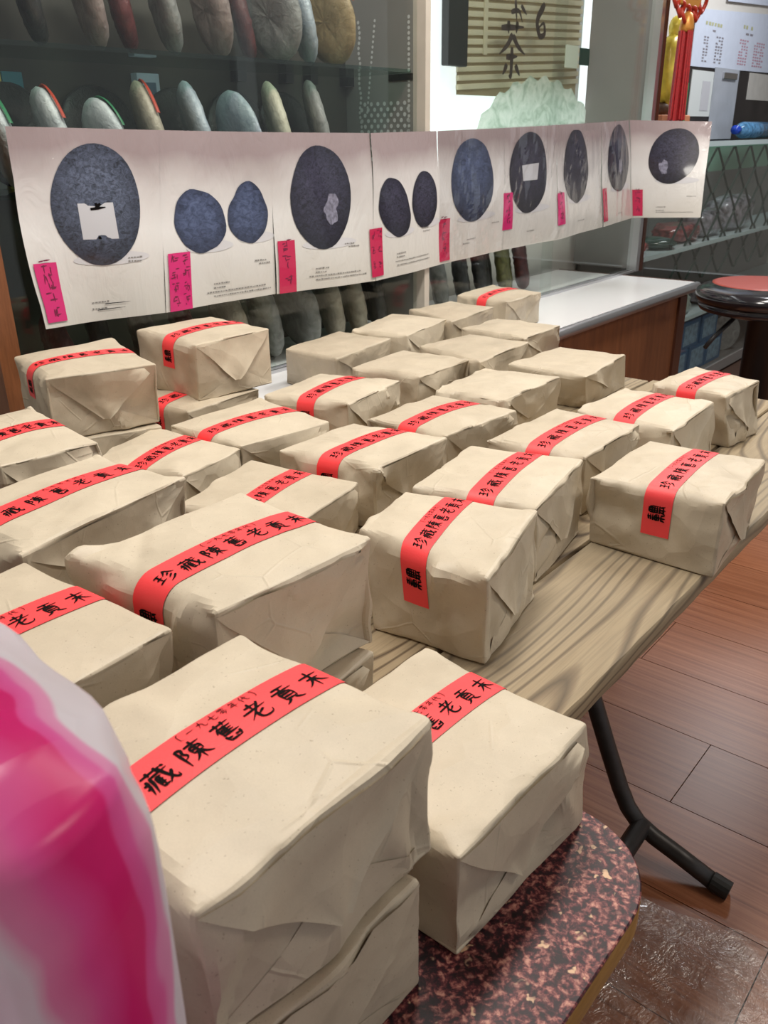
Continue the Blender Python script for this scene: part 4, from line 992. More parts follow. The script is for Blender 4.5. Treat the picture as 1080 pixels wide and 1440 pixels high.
# ------------------------------------------------------------------ wrapped tea cakes on the shelves
def cake_mat(name, a, b, rough=0.45):
    m = NT(name); n1 = m.noise(m.coords(), 26, 4, 0.6, 1.0)
    r = m.ramp(n1.outputs['Fac'], [(0.35, a), (0.65, b)]); m.set(Base_Color=r.outputs[0], Roughness=rough)
    n2 = m.noise(m.coords(), 45, 3, 0.6, 2.0); m.bump(n2.outputs['Fac'], 0.5, 0.006); return m.m
CM = {
 'white': cake_mat('white_wrapper', (0.40, 0.43, 0.45), (0.62, 0.65, 0.66), 0.3), 'blue': cake_mat('bluish_wrapper', (0.26, 0.31, 0.36), (0.42, 0.47, 0.52), 0.3),
 'cream': cake_mat('cream_wrapper', (0.40, 0.37, 0.28), (0.56, 0.53, 0.42)), 'beige': cake_mat('beige_wrapper', (0.30, 0.26, 0.20), (0.44, 0.39, 0.31)),
 'grey': cake_mat('grey_wrapper', (0.17, 0.17, 0.165), (0.30, 0.30, 0.29)), 'dark': cake_mat('dark_wrapper', (0.016, 0.016, 0.016), (0.038, 0.036, 0.034)),
 'olive': cake_mat('olive_wrapper', (0.10, 0.095, 0.03), (0.19, 0.18, 0.06)), 'maroon': cake_mat('maroon_wrapper', (0.055, 0.012, 0.014), (0.13, 0.03, 0.03)),
 'tan': cake_mat('tan_wrapper', (0.24, 0.17, 0.08), (0.38, 0.28, 0.15)), 'mauve': cake_mat('mauve_wrapper', (0.20, 0.15, 0.14), (0.34, 0.27, 0.25)),
}
M_REDSPINE = plain('red_spine', (0.42, 0.045, 0.02), 0.45)
M_GREENSTRIPE = plain('green_stripe', (0.02, 0.17, 0.07), 0.45)
def tea_cake(n, u, z, r, th, az, lean, mat, label, group, stripe=None, roll=0.0):
    """disc standing on edge; az = azimuth the disc's plane points along (world), lean tips it over"""
    a = math.radians(az); dirp = Vector((math.sin(a), math.cos(a), 0)); nr = Vector((math.cos(a), -math.sin(a), 0))
    l = math.radians(lean); up = Vector((0, 0, 1)) * math.cos(l) + nr * (-math.sin(l)); nn = nr * math.cos(l) + Vector((0, 0, 1)) * math.sin(l)
    base = W(n, u, z)
    c = base + up * r + Vector((0, 0, th * 0.30 * abs(math.sin(l))))
    rt = empty('tea_cake', base, label, 'tea cake', group)
    prof = [(0.0, -th * .36), (r * .30, -th * .42), (r * .62, -th * .5), (r * .86, -th * .40), (r * .965, -th * .2), (r, 0.0), (r * .965, th * .2), (r * .86, th * .40), (r * .6, th * .5), (r * .3, th * .46), (0.0, th * .44)]
    seg = 36; vs = []; rg = random.Random(int(u * 1000))
    pk = [rg.uniform(-1, 1) for _ in range(seg)]
    for i, (rr, t) in enumerate(prof):
        for k in range(seg):
            an = 2 * math.pi * k / seg
            q = 1 + 0.012 * pk[k] * (rr > 0.5 * r)
            tt = t * (1 + 0.08 * pk[(k * 5) % seg])
            vs.append(c + (dirp * math.cos(an) + up * math.sin(an)) * rr * q + nn * tt)
    fs = [(i * seg + k, i * seg + (k + 1) % seg, (i + 1) * seg + (k + 1) % seg, (i + 1) * seg + k) for i in range(len(prof) - 1) for k in range(seg)]
    mesh_obj('paper_wrapper', vs, fs, CM[mat], rt, smooth=True)
    if stripe:
        vs = []
        for k in range(17):
            an = math.radians(20 + 140 * k / 16)
            for (rr, t) in ((r * 1.006, th * .22), (r * 1.012, th * .28), (r * .99, th * .36), (r * .93, th * .44)):
                vs.append(c + (dirp * math.cos(an) + up * math.sin(an)) * rr + nn * (t + th * .05))
        m = 4
        fs = [(k * m + j, k * m + j + 1, (k + 1) * m + j + 1, (k + 1) * m + j) for k in range(16) for j in range(m - 1)]
        mesh_obj('paper_band', vs, fs, stripe, rt)
ORDN = ['leftmost', 'second', 'third', 'fourth', 'fifth', 'sixth', 'seventh', 'eighth', 'ninth', 'tenth']
mid = [(0.965, 1.410, 'white', M_GREENSTRIPE, -32), (1.085, 1.425, 'white', M_REDSPINE, -30), (1.205, 1.405, 'white', M_GREENSTRIPE, -40), (1.335, 1.443, 'beige', M_REDSPINE, -22), (1.47, 1.447, 'blue', None, -20), (1.60, 1.43, 'blue', None, -36), (1.745, 1.455, 'cream', None, -14), (1.90, 1.465, 'grey', None, -10)]
for i, (u, zt, mt_, st, az) in enumerate(mid):
    r = (zt - 1.2245) / 2 / 0.985
    tea_cake(-1.775, u, 1.2245, r, 0.038, az, 13, mt_, '%s wrapped tea cake, %s of the ones leaning on the shelf above the poster' % ({'white': 'white', 'beige': 'beige', 'blue': 'bluish white', 'cream': 'cream', 'grey': 'grey'}[mt_], ORDN[i]), 'tea cakes on the middle shelf', st)
for i, u in enumerate((1.05, 1.27, 1.50, 1.70, 1.88)):
    tea_cake(-1.915, u, 1.2245, 0.108, 0.03, 40, 6, 'dark', 'dark tea cake standing face on behind the leaning ones, %s from the left' % ORDN[i], 'dark tea cakes at the back of the middle shelf')
topr = [(0.97, 'dark', -30, .115, None), (1.08, 'dark', -20, .11, None), (1.22, 'mauve', -25, .11, None), (1.30, 'maroon', -15, .1, None), (1.42, 'grey', -20, .11, None), (1.56, 'mauve', -28, .105, M_REDSPINE), (1.655, 'maroon', -8, .10, None), (1.76, 'grey', -45, .105, M_REDSPINE), (1.87, 'blue', -14, .11, None), (1.97, 'tan', -40, .11, M_REDSPINE)]
for i, (u, mt_, az, r, st) in enumerate(topr):
    tea_cake(-1.80, u, 1.4975, r, 0.042, az, 12, mt_, '%s tea cake on the top glass shelf, %s counting from the left' % (mt_, ORDN[i]), 'tea cakes on the top shelf', st)
low = [(1.03, 'maroon', -30), (1.14, 'dark', -20), (1.26, 'dark', -25), (1.38, 'maroon', -20), (1.53, 'beige', -30), (1.66, 'grey', -24), (1.79, 'grey', -34), (1.93, 'beige', -16), (2.04, 'beige', -12), (2.14, 'dark', -10)]
for i, (u, mt_, az) in enumerate(low):
    tea_cake(-1.80, u, 0.7405, 0.115, 0.050, az, 10, mt_, '%s tea cake in the left bay under the poster, %s from the left' % (mt_, ORDN[i]), 'tea cakes on the cabinet floor')
lowr = [(2.38, 'grey', 4, .11), (2.52, 'grey', 0, .11), (2.66, 'dark', 6, .11), (2.80, 'dark', 14, .115), (2.95, 'olive', 10, .11), (3.08, 'maroon', 8, .105)]
for i, (u, mt_, az, r) in enumerate(lowr):
    tea_cake(-1.82, u, 0.7405, r, 0.055, az, 10, mt_, '%s tea cake in the right bay under the poster, %s from the left' % (mt_, ORDN[i]), 'tea cakes in the right bay')
# boxes and cards standing in for likely reflections on the left bay glass
M_TEAL = plain('teal_card', (0.02, 0.17, 0.22), 0.4); M_YELLOW = plain('yellow_card', (0.55, 0.48, 0.14), 0.4); M_PALEBOX = plain('pale_box', (0.42, 0.45, 0.45), 0.4, var=0.3, vscale=30)
M_CARD = plain('pale_blue_card', (0.42, 0.52, 0.62), 0.4); M_CARDPIC = plain('card_picture', (0.06, 0.12, 0.18), 0.4); M_OLDBOX = plain('old_box', (0.30, 0.26, 0.18), 0.6, var=0.1)
for (u0, u1, z0, z1, mt_, nm, lb_, ct) in ((0.93, 1.02, 1.2245, 1.475, M_PALEBOX, 'carton', 'reflected pale printed carton, built solid at the left end of the middle shelf', 'box'), (1.028, 1.05, 1.2245, 1.46, M_YELLOW, 'booklet', 'reflected thin yellow booklet, built solid beside the teal one', 'book'), (1.053, 1.10, 1.2245, 1.46, M_TEAL, 'booklet', 'reflected teal booklet, built solid on the middle shelf', 'book'), (1.40, 1.465, 1.2245, 1.47, M_CARD, 'reflected_card', 'reflected pale blue picture card, built solid behind the tea cakes', 'card')):
    e = empty(nm, W(-1.945, (u0 + u1) / 2, z0), lb_, ct)
    MB().box((-1.962, u0, z0), (-1.938, u1, z1), 0.001).build('cover', mt_, e)
    if nm == 'reflected_card': MB().box((-1.9379, u0 + 0.022, z1 - 0.055), (-1.9365, u1 - 0.012, z1 - 0.02)).build('picture', M_CARDPIC, e)
    else: MB().box((-1.9379, u0 + 0.003, z1 - 0.05), (-1.9368, u1 - 0.003, z1 - 0.035)).build('printed_stripe', M_CARD, e)
# white dotted film on the partition
M_DOT = plain('white_dots', (0.62, 0.62, 0.62), 0.4)
rs = random.Random(5)
b = MB()
def dot(n, z, r):
    vs = [(n + r * math.cos(2 * math.pi * k / 8), 2.1886, z + r * math.sin(2 * math.pi * k / 8)) for k in range(8)]
    b.add(vs, [tuple(range(8))])
for i in range(8):
    for j in range(12):
        n = -1.90 + i * 0.026 + (0.013 if j % 2 else 0); z = 1.24 + j * 0.0155
        if n < -1.71: dot(n, z, 0.0062)
for j in range(30):
    z = 1.24 + j * 0.0135
    dot(-1.905 + 0.003 * math.sin(j), z, 0.005); dot(-1.715, z, 0.005)
    if j > 10: dot(-1.88 + (j - 10) * 0.002, z, 0.0042)
df = b.build('dotted_film', M_DOT); tag(df, 'white dotted lace film on the grey partition between the bays', 'decal', kind='stuff')

# ------------------------------------------------------------------ shopfront reflection of the right bay, built as a glowing window behind the glass
refl_win = empty('reflected_window_1', W(-2.06, 3.27, 1.15), 'shopfront reflection built as a bright window behind the right bay of the cabinet', 'window', kind='structure')
M_REFLGLOW = emis('reflected_glow_pane', (0.93, 0.97, 1.0), 1.05)  # glow stands for the bright part of the reflection
M_WFRAME = plain('reflected_window_frame', (0.6, 0.62, 0.62), 0.5)
MB().box((-2.10, 2.45, 1.15), (-2.085, 4.1, 2.3)).build('pane', M_REFLGLOW, refl_win)
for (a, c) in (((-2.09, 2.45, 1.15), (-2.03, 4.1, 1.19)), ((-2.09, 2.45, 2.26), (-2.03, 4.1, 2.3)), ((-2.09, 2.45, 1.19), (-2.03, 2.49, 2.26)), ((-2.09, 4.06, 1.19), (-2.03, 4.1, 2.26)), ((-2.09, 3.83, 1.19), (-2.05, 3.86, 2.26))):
    MB().box(a, c).build('frame', M_WFRAME, refl_win)
def backlit(name, col, k):
    m = NT(name); m.set(Base_Color=col, Roughness=0.5); tr = m.n('ShaderNodeBsdfTranslucent'); tr.inputs[0].default_value = (*col, 1)
    mx = m.n('ShaderNodeMixShader'); mx.inputs[0].default_value = k; m.l(m.b.outputs[0], mx.inputs[1]); m.l(tr.outputs[0], mx.inputs[2]); m.l(mx.outputs[0], m.out.inputs['Surface']); return m.m
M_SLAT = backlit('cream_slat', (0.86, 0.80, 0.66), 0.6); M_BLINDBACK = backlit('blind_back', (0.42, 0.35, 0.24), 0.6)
bl = empty('reflected_blind', W(-2.035, 3.22, 1.45), 'reflected cream slatted blind, built solid before the glowing pane', 'blind')  # slats of the reflection, built as a solid blind
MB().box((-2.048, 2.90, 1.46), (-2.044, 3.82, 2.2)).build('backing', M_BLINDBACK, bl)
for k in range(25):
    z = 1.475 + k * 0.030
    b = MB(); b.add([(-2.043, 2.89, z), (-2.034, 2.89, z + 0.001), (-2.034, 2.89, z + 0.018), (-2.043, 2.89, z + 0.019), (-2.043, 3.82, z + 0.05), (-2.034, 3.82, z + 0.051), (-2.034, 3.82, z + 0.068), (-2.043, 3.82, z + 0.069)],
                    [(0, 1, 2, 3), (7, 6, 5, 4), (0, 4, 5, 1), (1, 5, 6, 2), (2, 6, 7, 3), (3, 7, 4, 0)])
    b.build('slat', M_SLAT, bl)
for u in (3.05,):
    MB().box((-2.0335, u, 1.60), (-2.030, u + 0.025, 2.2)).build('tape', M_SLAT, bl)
dp = tag(MB().box((-2.03, 2.78, 1.55), (-2.0, 2.90, 2.2), 0.003).build('reflected_banner', M_BLACK), 'black vertical banner of the reflection, left of the slatted blind', 'banner')
# reflected tea character and pale lotus landscape, put on an added clear panel
pn = empty('reflected_panel', W(-1.975, 3.3, 1.2), 'added clear panel carrying the reflected dark character and pale green landscape', 'sign')
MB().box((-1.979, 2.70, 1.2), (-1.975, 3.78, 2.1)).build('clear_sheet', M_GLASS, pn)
def make_lotus():
    m = NT('reflected_pale_green'); n1 = m.noise(m.coords(), 14, 4, 0.6, 1.5)
    r = m.ramp(n1.outputs['Fac'], [(0.35, (0.42, 0.52, 0.43)), (0.5, (0.62, 0.70, 0.62)), (0.7, (0.78, 0.82, 0.76))])
    m.set(Base_Color=r.outputs[0], Roughness=0.5); tr = m.n('ShaderNodeBsdfTranslucent'); m.l(r.outputs[0], tr.inputs[0]); mx = m.n('ShaderNodeMixShader'); mx.inputs[0].default_value = 0.6
    m.l(m.b.outputs[0], mx.inputs[1]); m.l(tr.outputs[0], mx.inputs[2]); m.l(mx.outputs[0], m.out.inputs['Surface']); return m.m
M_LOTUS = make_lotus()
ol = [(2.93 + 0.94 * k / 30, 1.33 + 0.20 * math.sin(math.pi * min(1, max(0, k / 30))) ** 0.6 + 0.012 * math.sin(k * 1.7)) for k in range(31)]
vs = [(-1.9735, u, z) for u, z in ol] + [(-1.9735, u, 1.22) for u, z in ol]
b = MB(); b.add(vs, [(k, k + 1, k + 32, k + 31) for k in range(30)]); b.build('reflected_landscape', M_LOTUS, pn)
M_BRUSH = plain('reflected_brown', (0.035, 0.024, 0.018), 0.5)
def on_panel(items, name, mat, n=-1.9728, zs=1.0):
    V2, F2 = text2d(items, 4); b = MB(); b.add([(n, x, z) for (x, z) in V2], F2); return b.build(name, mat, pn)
on_panel([('cha', 3.06, 1.515, 0.20, 11), ([[(10, 30), (50, 40), (70, 10)], [(30, 60), (40, 10)], [(60, 50), (90, 30)]], 3.13, 1.70, 0.14, 12), ([[(60, 100), (20, 60), (40, 20), (70, 30), (60, 60), (30, 40)]], 3.30, 1.64, 0.15, 16)], 'reflected_character', M_BRUSH)
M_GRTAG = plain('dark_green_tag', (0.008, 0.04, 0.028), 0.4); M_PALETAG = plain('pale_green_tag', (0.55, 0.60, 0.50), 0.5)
tag(MB().box((-1.972, 3.70, 1.59), (-1.968, 3.785, 1.655)).build('reflected_green_tag', M_GRTAG), 'small dark green tag of the reflection, near the right end of the panel', 'tag')
tag(MB().box((-1.972, 3.575, 1.575), (-1.968, 3.68, 1.66)).build('reflected_pale_tag', M_PALETAG), 'pale tag of the reflection, left of the dark green one', 'tag')

# ------------------------------------------------------------------ red knot hanging beside the cabinet post
M_RED = plain('deep_red_silk', (0.36, 0.006, 0.010), 0.5, var=0.25, vscale=120)
M_REDC = plain('red_cord', (0.42, 0.03, 0.012), 0.45)
M_GOLD = plain('gold_plaque', (0.62, 0.27, 0.05), 0.35, metal=0.3)
kn = empty('knot_ornament', W(-1.60, 3.915, 1.36), 'red knotted ornament with gold plaque and long red tassel', 'ornament')
ku = 3.915
MB().tube([(-1.60, ku, 1.95), (-1.60, ku, 2.799)], 0.003, 8).build('hanging_cord', M_REDC, kn)
MB().box((-1.612, ku - 0.10, 1.792), (-1.592, ku + 0.105, 1.835), 0.004).build('plaque', M_GOLD, kn)
for k, (du, dz, rr) in enumerate(((-0.13, 0.00, .034), (-0.085, -0.038, .026), (-0.03, -0.05, .03), (0.035, -0.05, .03), (0.085, -0.042, .026), (0.135, 0.0, .034), (-0.10, 0.06, .04), (0.10, 0.06, .04), (0.0, 0.10, .045))):
    pts = [(-1.60 + 0.006 * math.sin(a * 2), ku + du + rr * 1.15 * math.cos(a), 1.815 + dz + rr * math.sin(a)) for a in [2 * math.pi * j / 18 for j in range(19)]]
    MB().tube(pts, 0.0085, 8, caps=False).build('knot_loop', M_REDC, kn, smooth=True)
MB().lathe((-1.60, ku), [(0.008, 1.775), (0.02, 1.765), (0.026, 1.74), (0.03, 1.715), (0.026, 1.70)], 16).build('tassel_cap', M_GOLD, kn, smooth=True)
b = MB(); rs = random.Random(11)
for k in range(46):
    a = 2 * math.pi * k / 46; r0 = 0.026 * math.sqrt(rs.random()); r1 = r0 * 1.25
    b.tube([(-1.60 + r0 * math.cos(a), ku + r0 * math.sin(a), 1.705), (-1.60 + r1 * math.cos(a), ku + r1 * math.sin(a), 1.36 + rs.uniform(0, 0.012))], 0.0058, 5)
tag(b.build('tassel', M_RED, kn), kind='stuff')

# ------------------------------------------------------------------ crumpled gold bag behind it
def crinkle_blob(name, c, rad, mat, parent, seed, sq=2.6, nu=28, nv=18, amp=0.10):
    """soft bag: superellipsoid with folded creases; c and rad in (n, u, z)"""
    r = random.Random(seed); dirs = []
    for _ in range(26):
        d = Vector((r.gauss(0, 1), r.gauss(0, 1), r.gauss(0, 1))).normalized(); dirs.append((d, r.uniform(-1, 1), r.uniform(5, 14)))
    vs = []
    for i in range(nv + 1):
        th = math.pi * i / nv
        for j in range(nu):
            ph = 2 * math.pi * j / nu
            d = Vector((math.sin(th) * math.cos(ph), math.sin(th) * math.sin(ph), math.cos(th)))
            q = 1 / (abs(d.x) ** sq + abs(d.y) ** sq + abs(d.z) ** sq) ** (1 / sq)
            cr = sum(a * max(0, 1 - abs(d.dot(e)) * f) for (e, a, f) in dirs)
            q *= 1 + amp * cr * 0.5
            vs.append((c[0] + rad[0] * d.x * q, c[1] + rad[1] * d.y * q, c[2] + rad[2] * d.z * q))
    fs = [(i * nu + j, (i + 1) * nu + j, (i + 1) * nu + (j + 1) % nu, i * nu + (j + 1) % nu) for i in range(nv) for j in range(nu)]
    b = MB(); b.add(vs, fs); return b.build(name, mat, parent, smooth=True)
M_GOLDBAG = plain('gold_foil', (0.78, 0.60, 0.08), 0.25, metal=0.1, var=0.4, vscale=14, bump=0.8, bscale=25)
M_BROWN = plain('dried_brown', (0.10, 0.045, 0.02), 0.6, var=0.5, vscale=30)
M_ORANGE = plain('orange_board', (0.55, 0.22, 0.11), 0.6)
M_GREENR = plain('green_ribbon', (0.02, 0.30, 0.12), 0.5); M_WHITER = plain('white_ribbon', (0.62, 0.66, 0.66), 0.5)
gb = empty('gold_bag', W(-1.74, 4.16, 1.44), 'shiny gold foil bag on the glass counter beside the red tassel', 'bag')
crinkle_blob('foil', (-1.74, 4.16, 1.575), (0.05, 0.11, 0.15), M_GOLDBAG, gb, 21)
crinkle_blob('foil_neck', (-1.74, 4.16, 1.74), (0.03, 0.05, 0.05), M_GOLDBAG, gb, 22)
for k in range(5):
    cb = crinkle_blob('dried_fruit', (-1.73 - 0.03 * (k % 2), 4.07 + 0.045 * k, 1.415 + 0.012 * (k % 3)), (0.026, 0.028, 0.024), M_BROWN, None, 30 + k, 2.2, 14, 10, .2)
    tag(cb, '%s small brown dried fruit piece under the gold bag' % ORDN[k], 'dried fruit', 'dried fruit beneath the gold bag')
tr = tag(MB().box((-1.84, 4.0, 1.2765), (-1.70, 4.32, 1.392), 0.004).build('orange_box', M_ORANGE), 'orange box carrying the dried fruit and gold bag', 'box')
rb = empty('ribbon', W(-1.66, 4.10, 1.29), 'green and white ribbon hanging behind the red tassel', 'ribbon')
b = MB(); b.add([(-1.66, 4.12, 1.52), (-1.655, 4.15, 1.52), (-1.66, 4.16, 1.28), (-1.665, 4.11, 1.28)], [(0, 1, 2, 3)]); b.box((-1.664, 4.10, 1.30), (-1.660, 4.13, 1.50)); b.build('green_strip', M_GREENR, rb)
MB().box((-1.668, 4.05, 1.278), (-1.665, 4.095, 1.44)).build('white_strip', M_WHITER, rb)

# ------------------------------------------------------------------ sheets on the wall at the right
M_SHEET = plain('bluish_paper', (0.56, 0.62, 0.74), 0.6, var=0.03); M_SHEETG = plain('grey_paper', (0.36, 0.39, 0.44), 0.6, var=0.1, vscale=8); M_RECEIPT = plain('pale_receipt', (0.50, 0.49, 0.46), 0.6, var=0.06)
M_CLIP = plain('chrome_clip', (0.7, 0.7, 0.72), 0.15, metal=1.0); M_DARKBOARD = plain('dark_board', (0.022, 0.018, 0.018), 0.5, var=0.3, vscale=6)
M_TYPE = plain('grey_type', (0.22, 0.21, 0.24), 0.6); M_TYPER = plain('pink_type', (0.45, 0.25, 0.32), 0.6); M_TYPEY = plain('olive_type', (0.42, 0.43, 0.25), 0.6)
tag(MB().box((-2.0195, 4.7, 1.2), (-2.010, 6.9, 1.70)).build('dark_board', M_DARKBOARD), 'dark board on the wall under the pale paper sheet', 'board')
sh = empty('price_sheet', W(-2.0, 5.6, 1.63), 'large bluish white price sheet with rows of small print on the wall', 'notice')
b = MB(); b.add([(-2.006, 5.02, 1.645), (-2.006, 6.6, 1.665), (-2.006, 6.6, 2.00), (-2.006, 5.02, 1.915), (-2.009, 5.02, 1.645), (-2.009, 6.6, 1.665), (-2.009, 6.6, 2.00), (-2.009, 5.02, 1.915)], [(0, 1, 2, 3), (7, 6, 5, 4), (0, 4, 5, 1), (1, 5, 6, 2), (2, 6, 7, 3), (3, 7, 4, 0)]); b.build('paper', M_SHEET, sh)
rs = random.Random(9)
def print_block(u0, u1, z0, z1, mat, rows, cols):
    b = MB()
    for r in range(rows):
        for c_ in range(cols):
            uu = u0 + (u1 - u0) * (c_ + 0.1) / cols; zz = z0 + (z1 - z0) * (r + 0.2) / rows
            if rs.random() < 0.85: b.add([(-2.0052, uu, zz), (-2.0052, uu + (u1 - u0) / cols * rs.uniform(.5, .85), zz), (-2.0052, uu + (u1 - u0) / cols * .7, zz + (z1 - z0) / rows * .55), (-2.0052, uu, zz + (z1 - z0) / rows * .55)], [(0, 1, 2, 3)])
    b.build('printed_rows', mat, sh)
print_block(5.16, 5.24, 1.67, 1.80, M_TYPE, 9, 2); print_block(5.34, 5.46, 1.67, 1.81, M_TYPE, 9, 3); print_block(5.72, 5.88, 1.68, 1.82, M_TYPER, 9, 4); print_block(5.98, 6.18, 1.68, 1.82, M_TYPER, 9, 5)
print_block(5.16, 5.42, 1.845, 1.875, M_TYPEY, 1, 6); print_block(5.75, 6.05, 1.865, 1.90, M_TYPEY, 1, 7); print_block(5.2, 5.34, 1.82, 1.838, M_TYPE, 1, 2); print_block(5.8, 5.95, 1.838, 1.858, M_TYPE, 1, 2); print_block(6.36, 6.45, 1.75, 1.85, M_TYPE, 2, 1)
b = MB(); b.add([(-2.006, 5.45, 1.985), (-2.006, 6.9, 2.06), (-2.006, 6.9, 2.4), (-2.006, 5.45, 2.4)], [(0, 1, 2, 3)]); b.box((-2.009, 5.45, 2.06), (-2.0065, 6.9, 2.4))
tag(b.build('upper_notice', M_SHEET), 'upper bluish notice sheet cut by the top of the photo', 'notice')
tag(MB().box((-2.0095, 5.06, 1.40), (-2.006, 5.40, 1.63)).build('pale_notice', M_WHITER), 'pale notice with a white slip hanging under the price sheet', 'notice')
tag(MB().box((-2.0058, 5.22, 1.43), (-2.004, 5.34, 1.58)).build('white_slip', M_LABELW), 'narrow white slip pinned on the pale notice', 'slip')
gs = empty('hanging_sheet', W(-2.0, 5.6, 1.27), 'long grey sheet held by a chrome clip under the price sheet', 'notice')
MB().box((-2.0052, 5.38, 1.278), (-2.002, 5.78, 1.655)).build('paper', M_SHEETG, gs)
MB().box((-2.0018, 5.50, 1.60), (-1.99, 5.72, 1.635), 0.003).build('clip', M_CLIP, gs)
tag(MB().box((-2.0095, 5.98, 1.50), (-2.006, 6.5, 1.65)).build('receipt', M_RECEIPT), 'pale receipt on the dark board right of the grey sheet', 'receipt')
M_BLUE = plain('blue_plastic', (0.01, 0.05, 0.42), 0.2); M_BLUE2 = plain('light_blue_film', (0.08, 0.22, 0.40), 0.15, var=0.5, vscale=40)
bt = empty('blue_bottle', W(-1.88, 5.75, 1.276), 'blue plastic bottle lying on the glass counter top', 'bottle')
pts = [(-1.86, 5.42, 1.328), (-1.86, 5.47, 1.326), (-1.862, 5.50, 1.325), (-1.865, 5.56, 1.325), (-1.87, 5.8, 1.325), (-1.875, 6.05, 1.325)]
MB().tube(pts[2:], [0.02, 0.045, 0.046, 0.044], 16).build('body', M_BLUE2, bt, smooth=True)
MB().tube([pts[0], pts[1]], 0.024, 14).build('cap', M_BLUE, bt, smooth=True)

# ------------------------------------------------------------------ glass counter beyond the cabinet
gc = empty('glass_counter', W(-1.85, 5.0, 0), 'glass display counter with three shelves and wire mesh beyond the cabinet', 'counter')
M_FROST = plain('pale_glass_edge', (0.50, 0.62, 0.64), 0.25); M_PALESHELF = glass('pale_shelf', (0.80, 0.88, 0.87), 0.10)
M_WHITESHELF = plain('white_shelf', (0.62, 0.70, 0.72), 0.25); M_MESH = plain('dark_green_wire', (0.012, 0.030, 0.022), 0.5); M_GREENBACK = plain('green_back', (0.24, 0.42, 0.31), 0.5); M_DKBACK = plain('dark_grey_back', (0.19, 0.175, 0.165), 0.6)
MB().box((-1.99, 3.90, 1.262), (-1.68, 6.9, 1.274)).build('top', M_PALESHELF, gc)
MB().box((-1.68, 3.90, 1.252), (-1.672, 6.9, 1.276)).build('top_edge', M_FROST, gc)
for z in (0.775, 0.40):
    s_ = MB().box((-1.99, 3.90, z), (-1.68, 6.9, z + 0.012)).build('shelf', M_WHITESHELF, gc)
    MB().box((-1.68, 3.90, z - 0.006), (-1.672, 6.9, z + 0.014)).build('shelf_edge', M_FROST, s_)
MB().box((-1.99, 3.90, 0.0), (-1.66, 6.9, 0.06)).build('plinth', M_DKBACK, gc)
MB().box((-2.01, 3.90, 0.06), (-1.995, 6.9, 1.10)).build('back', M_DKBACK, gc)
MB().box((-2.01, 3.90, 1.10), (-1.995, 6.9, 1.26)).build('back', M_GREENBACK, gc)
for u in (3.885, 6.9):
    MB().box((-2.01, u, 0.0), (-1.675, u + 0.014, 1.26)).build('side', M_GLASS, gc)
MB().box((-1.671, 3.90, 0.065), (-1.666, 6.9, 1.245)).build('front_glass', M_GLASS, gc)
b = MB()
du, dz = 0.25, 0.107
for k in range(0, 10):
    for sgn in (1, -1):
        # mirrored zig-zag wires make the diamonds
        pts = []
        for j in range(7):
            u = 4.22 + k * du + (du / 2 if j % 2 else (0 if sgn > 0 else du))
            pts.append((-1.692 + 0.004 * sgn, u, 0.60 + j * dz))
        b.tube(pts, 0.0062, 6)
b.build('wire_mesh', M_MESH, gc)
M_PACK = plain('clear_wrap_over_dark', (0.24, 0.22, 0.25), 0.15, var=0.9, vscale=26, bump=1.0, bscale=30, coat=0.6); M_PACKR = plain('clear_wrap_over_red', (0.22, 0.05, 0.05), 0.2, var=0.8, vscale=30, bump=1.0, bscale=30, coat=0.6)
M_DISH = plain('dark_green_lid', (0.02, 0.05, 0.04), 0.15, coat=0.6); M_PALEG = plain('pale_green_pack', (0.30, 0.36, 0.31), 0.3, var=0.5, vscale=40, bump=0.6)
for (u, r, mt_, lb_) in ((4.62, (0.10, 0.17, 0.05), M_PACKR, 'reddish tea pack in clear wrap on the upper counter shelf'), (4.95, (0.10, 0.18, 0.075), M_PACK, 'grey tea pack in clear wrap on the upper counter shelf'), (5.40, (0.10, 0.22, 0.10), M_PACK, 'large shiny tea pack at the right of the upper counter shelf')):
    tag(crinkle_blob('tea_pack', (-1.82, u, 0.787 + r[2] * 0.93), r, mt_, None, int(u * 10), 3.0, 30, 18, .16), lb_, 'pack')
tag(crinkle_blob('tea_pack', (-1.80, 4.02, 0.787 + 0.03), (0.08, 0.07, 0.032), M_PACKR, None, 77, 3.0, 24, 14, .12), 'small red pack at the near end of the upper counter shelf', 'pack')
b = MB(); b.lathe((-1.79, 4.27), [(0.06, 0.788), (0.105, 0.80), (0.115, 0.815), (0.09, 0.835), (0.03, 0.845), (0.0005, 0.846)], 28)
tag(b.build('round_tin', M_DISH, smooth=True), 'low dark green round tin on the upper counter shelf', 'tin')
tag(crinkle_blob('pale_pack', (-1.78, 4.50, 0.413 + 0.055), (0.09, 0.22, 0.058), M_PALEG, None, 61, 3.0, 30, 18, .18), 'pale green pack of small items on the lower counter shelf', 'pack')
tag(crinkle_blob('pale_pack', (-1.78, 5.10, 0.413 + 0.05), (0.09, 0.20, 0.052), M_PACK, None, 62, 3.0, 30, 18, .18), 'dark pack beside the pale green one on the lower counter shelf', 'pack')
M_BXBLUE = plain('blue_box', (0.035, 0.12, 0.24), 0.35); M_BXFACE = plain('box_print', (0.20, 0.32, 0.42), 0.35, var=0.4, vscale=40)
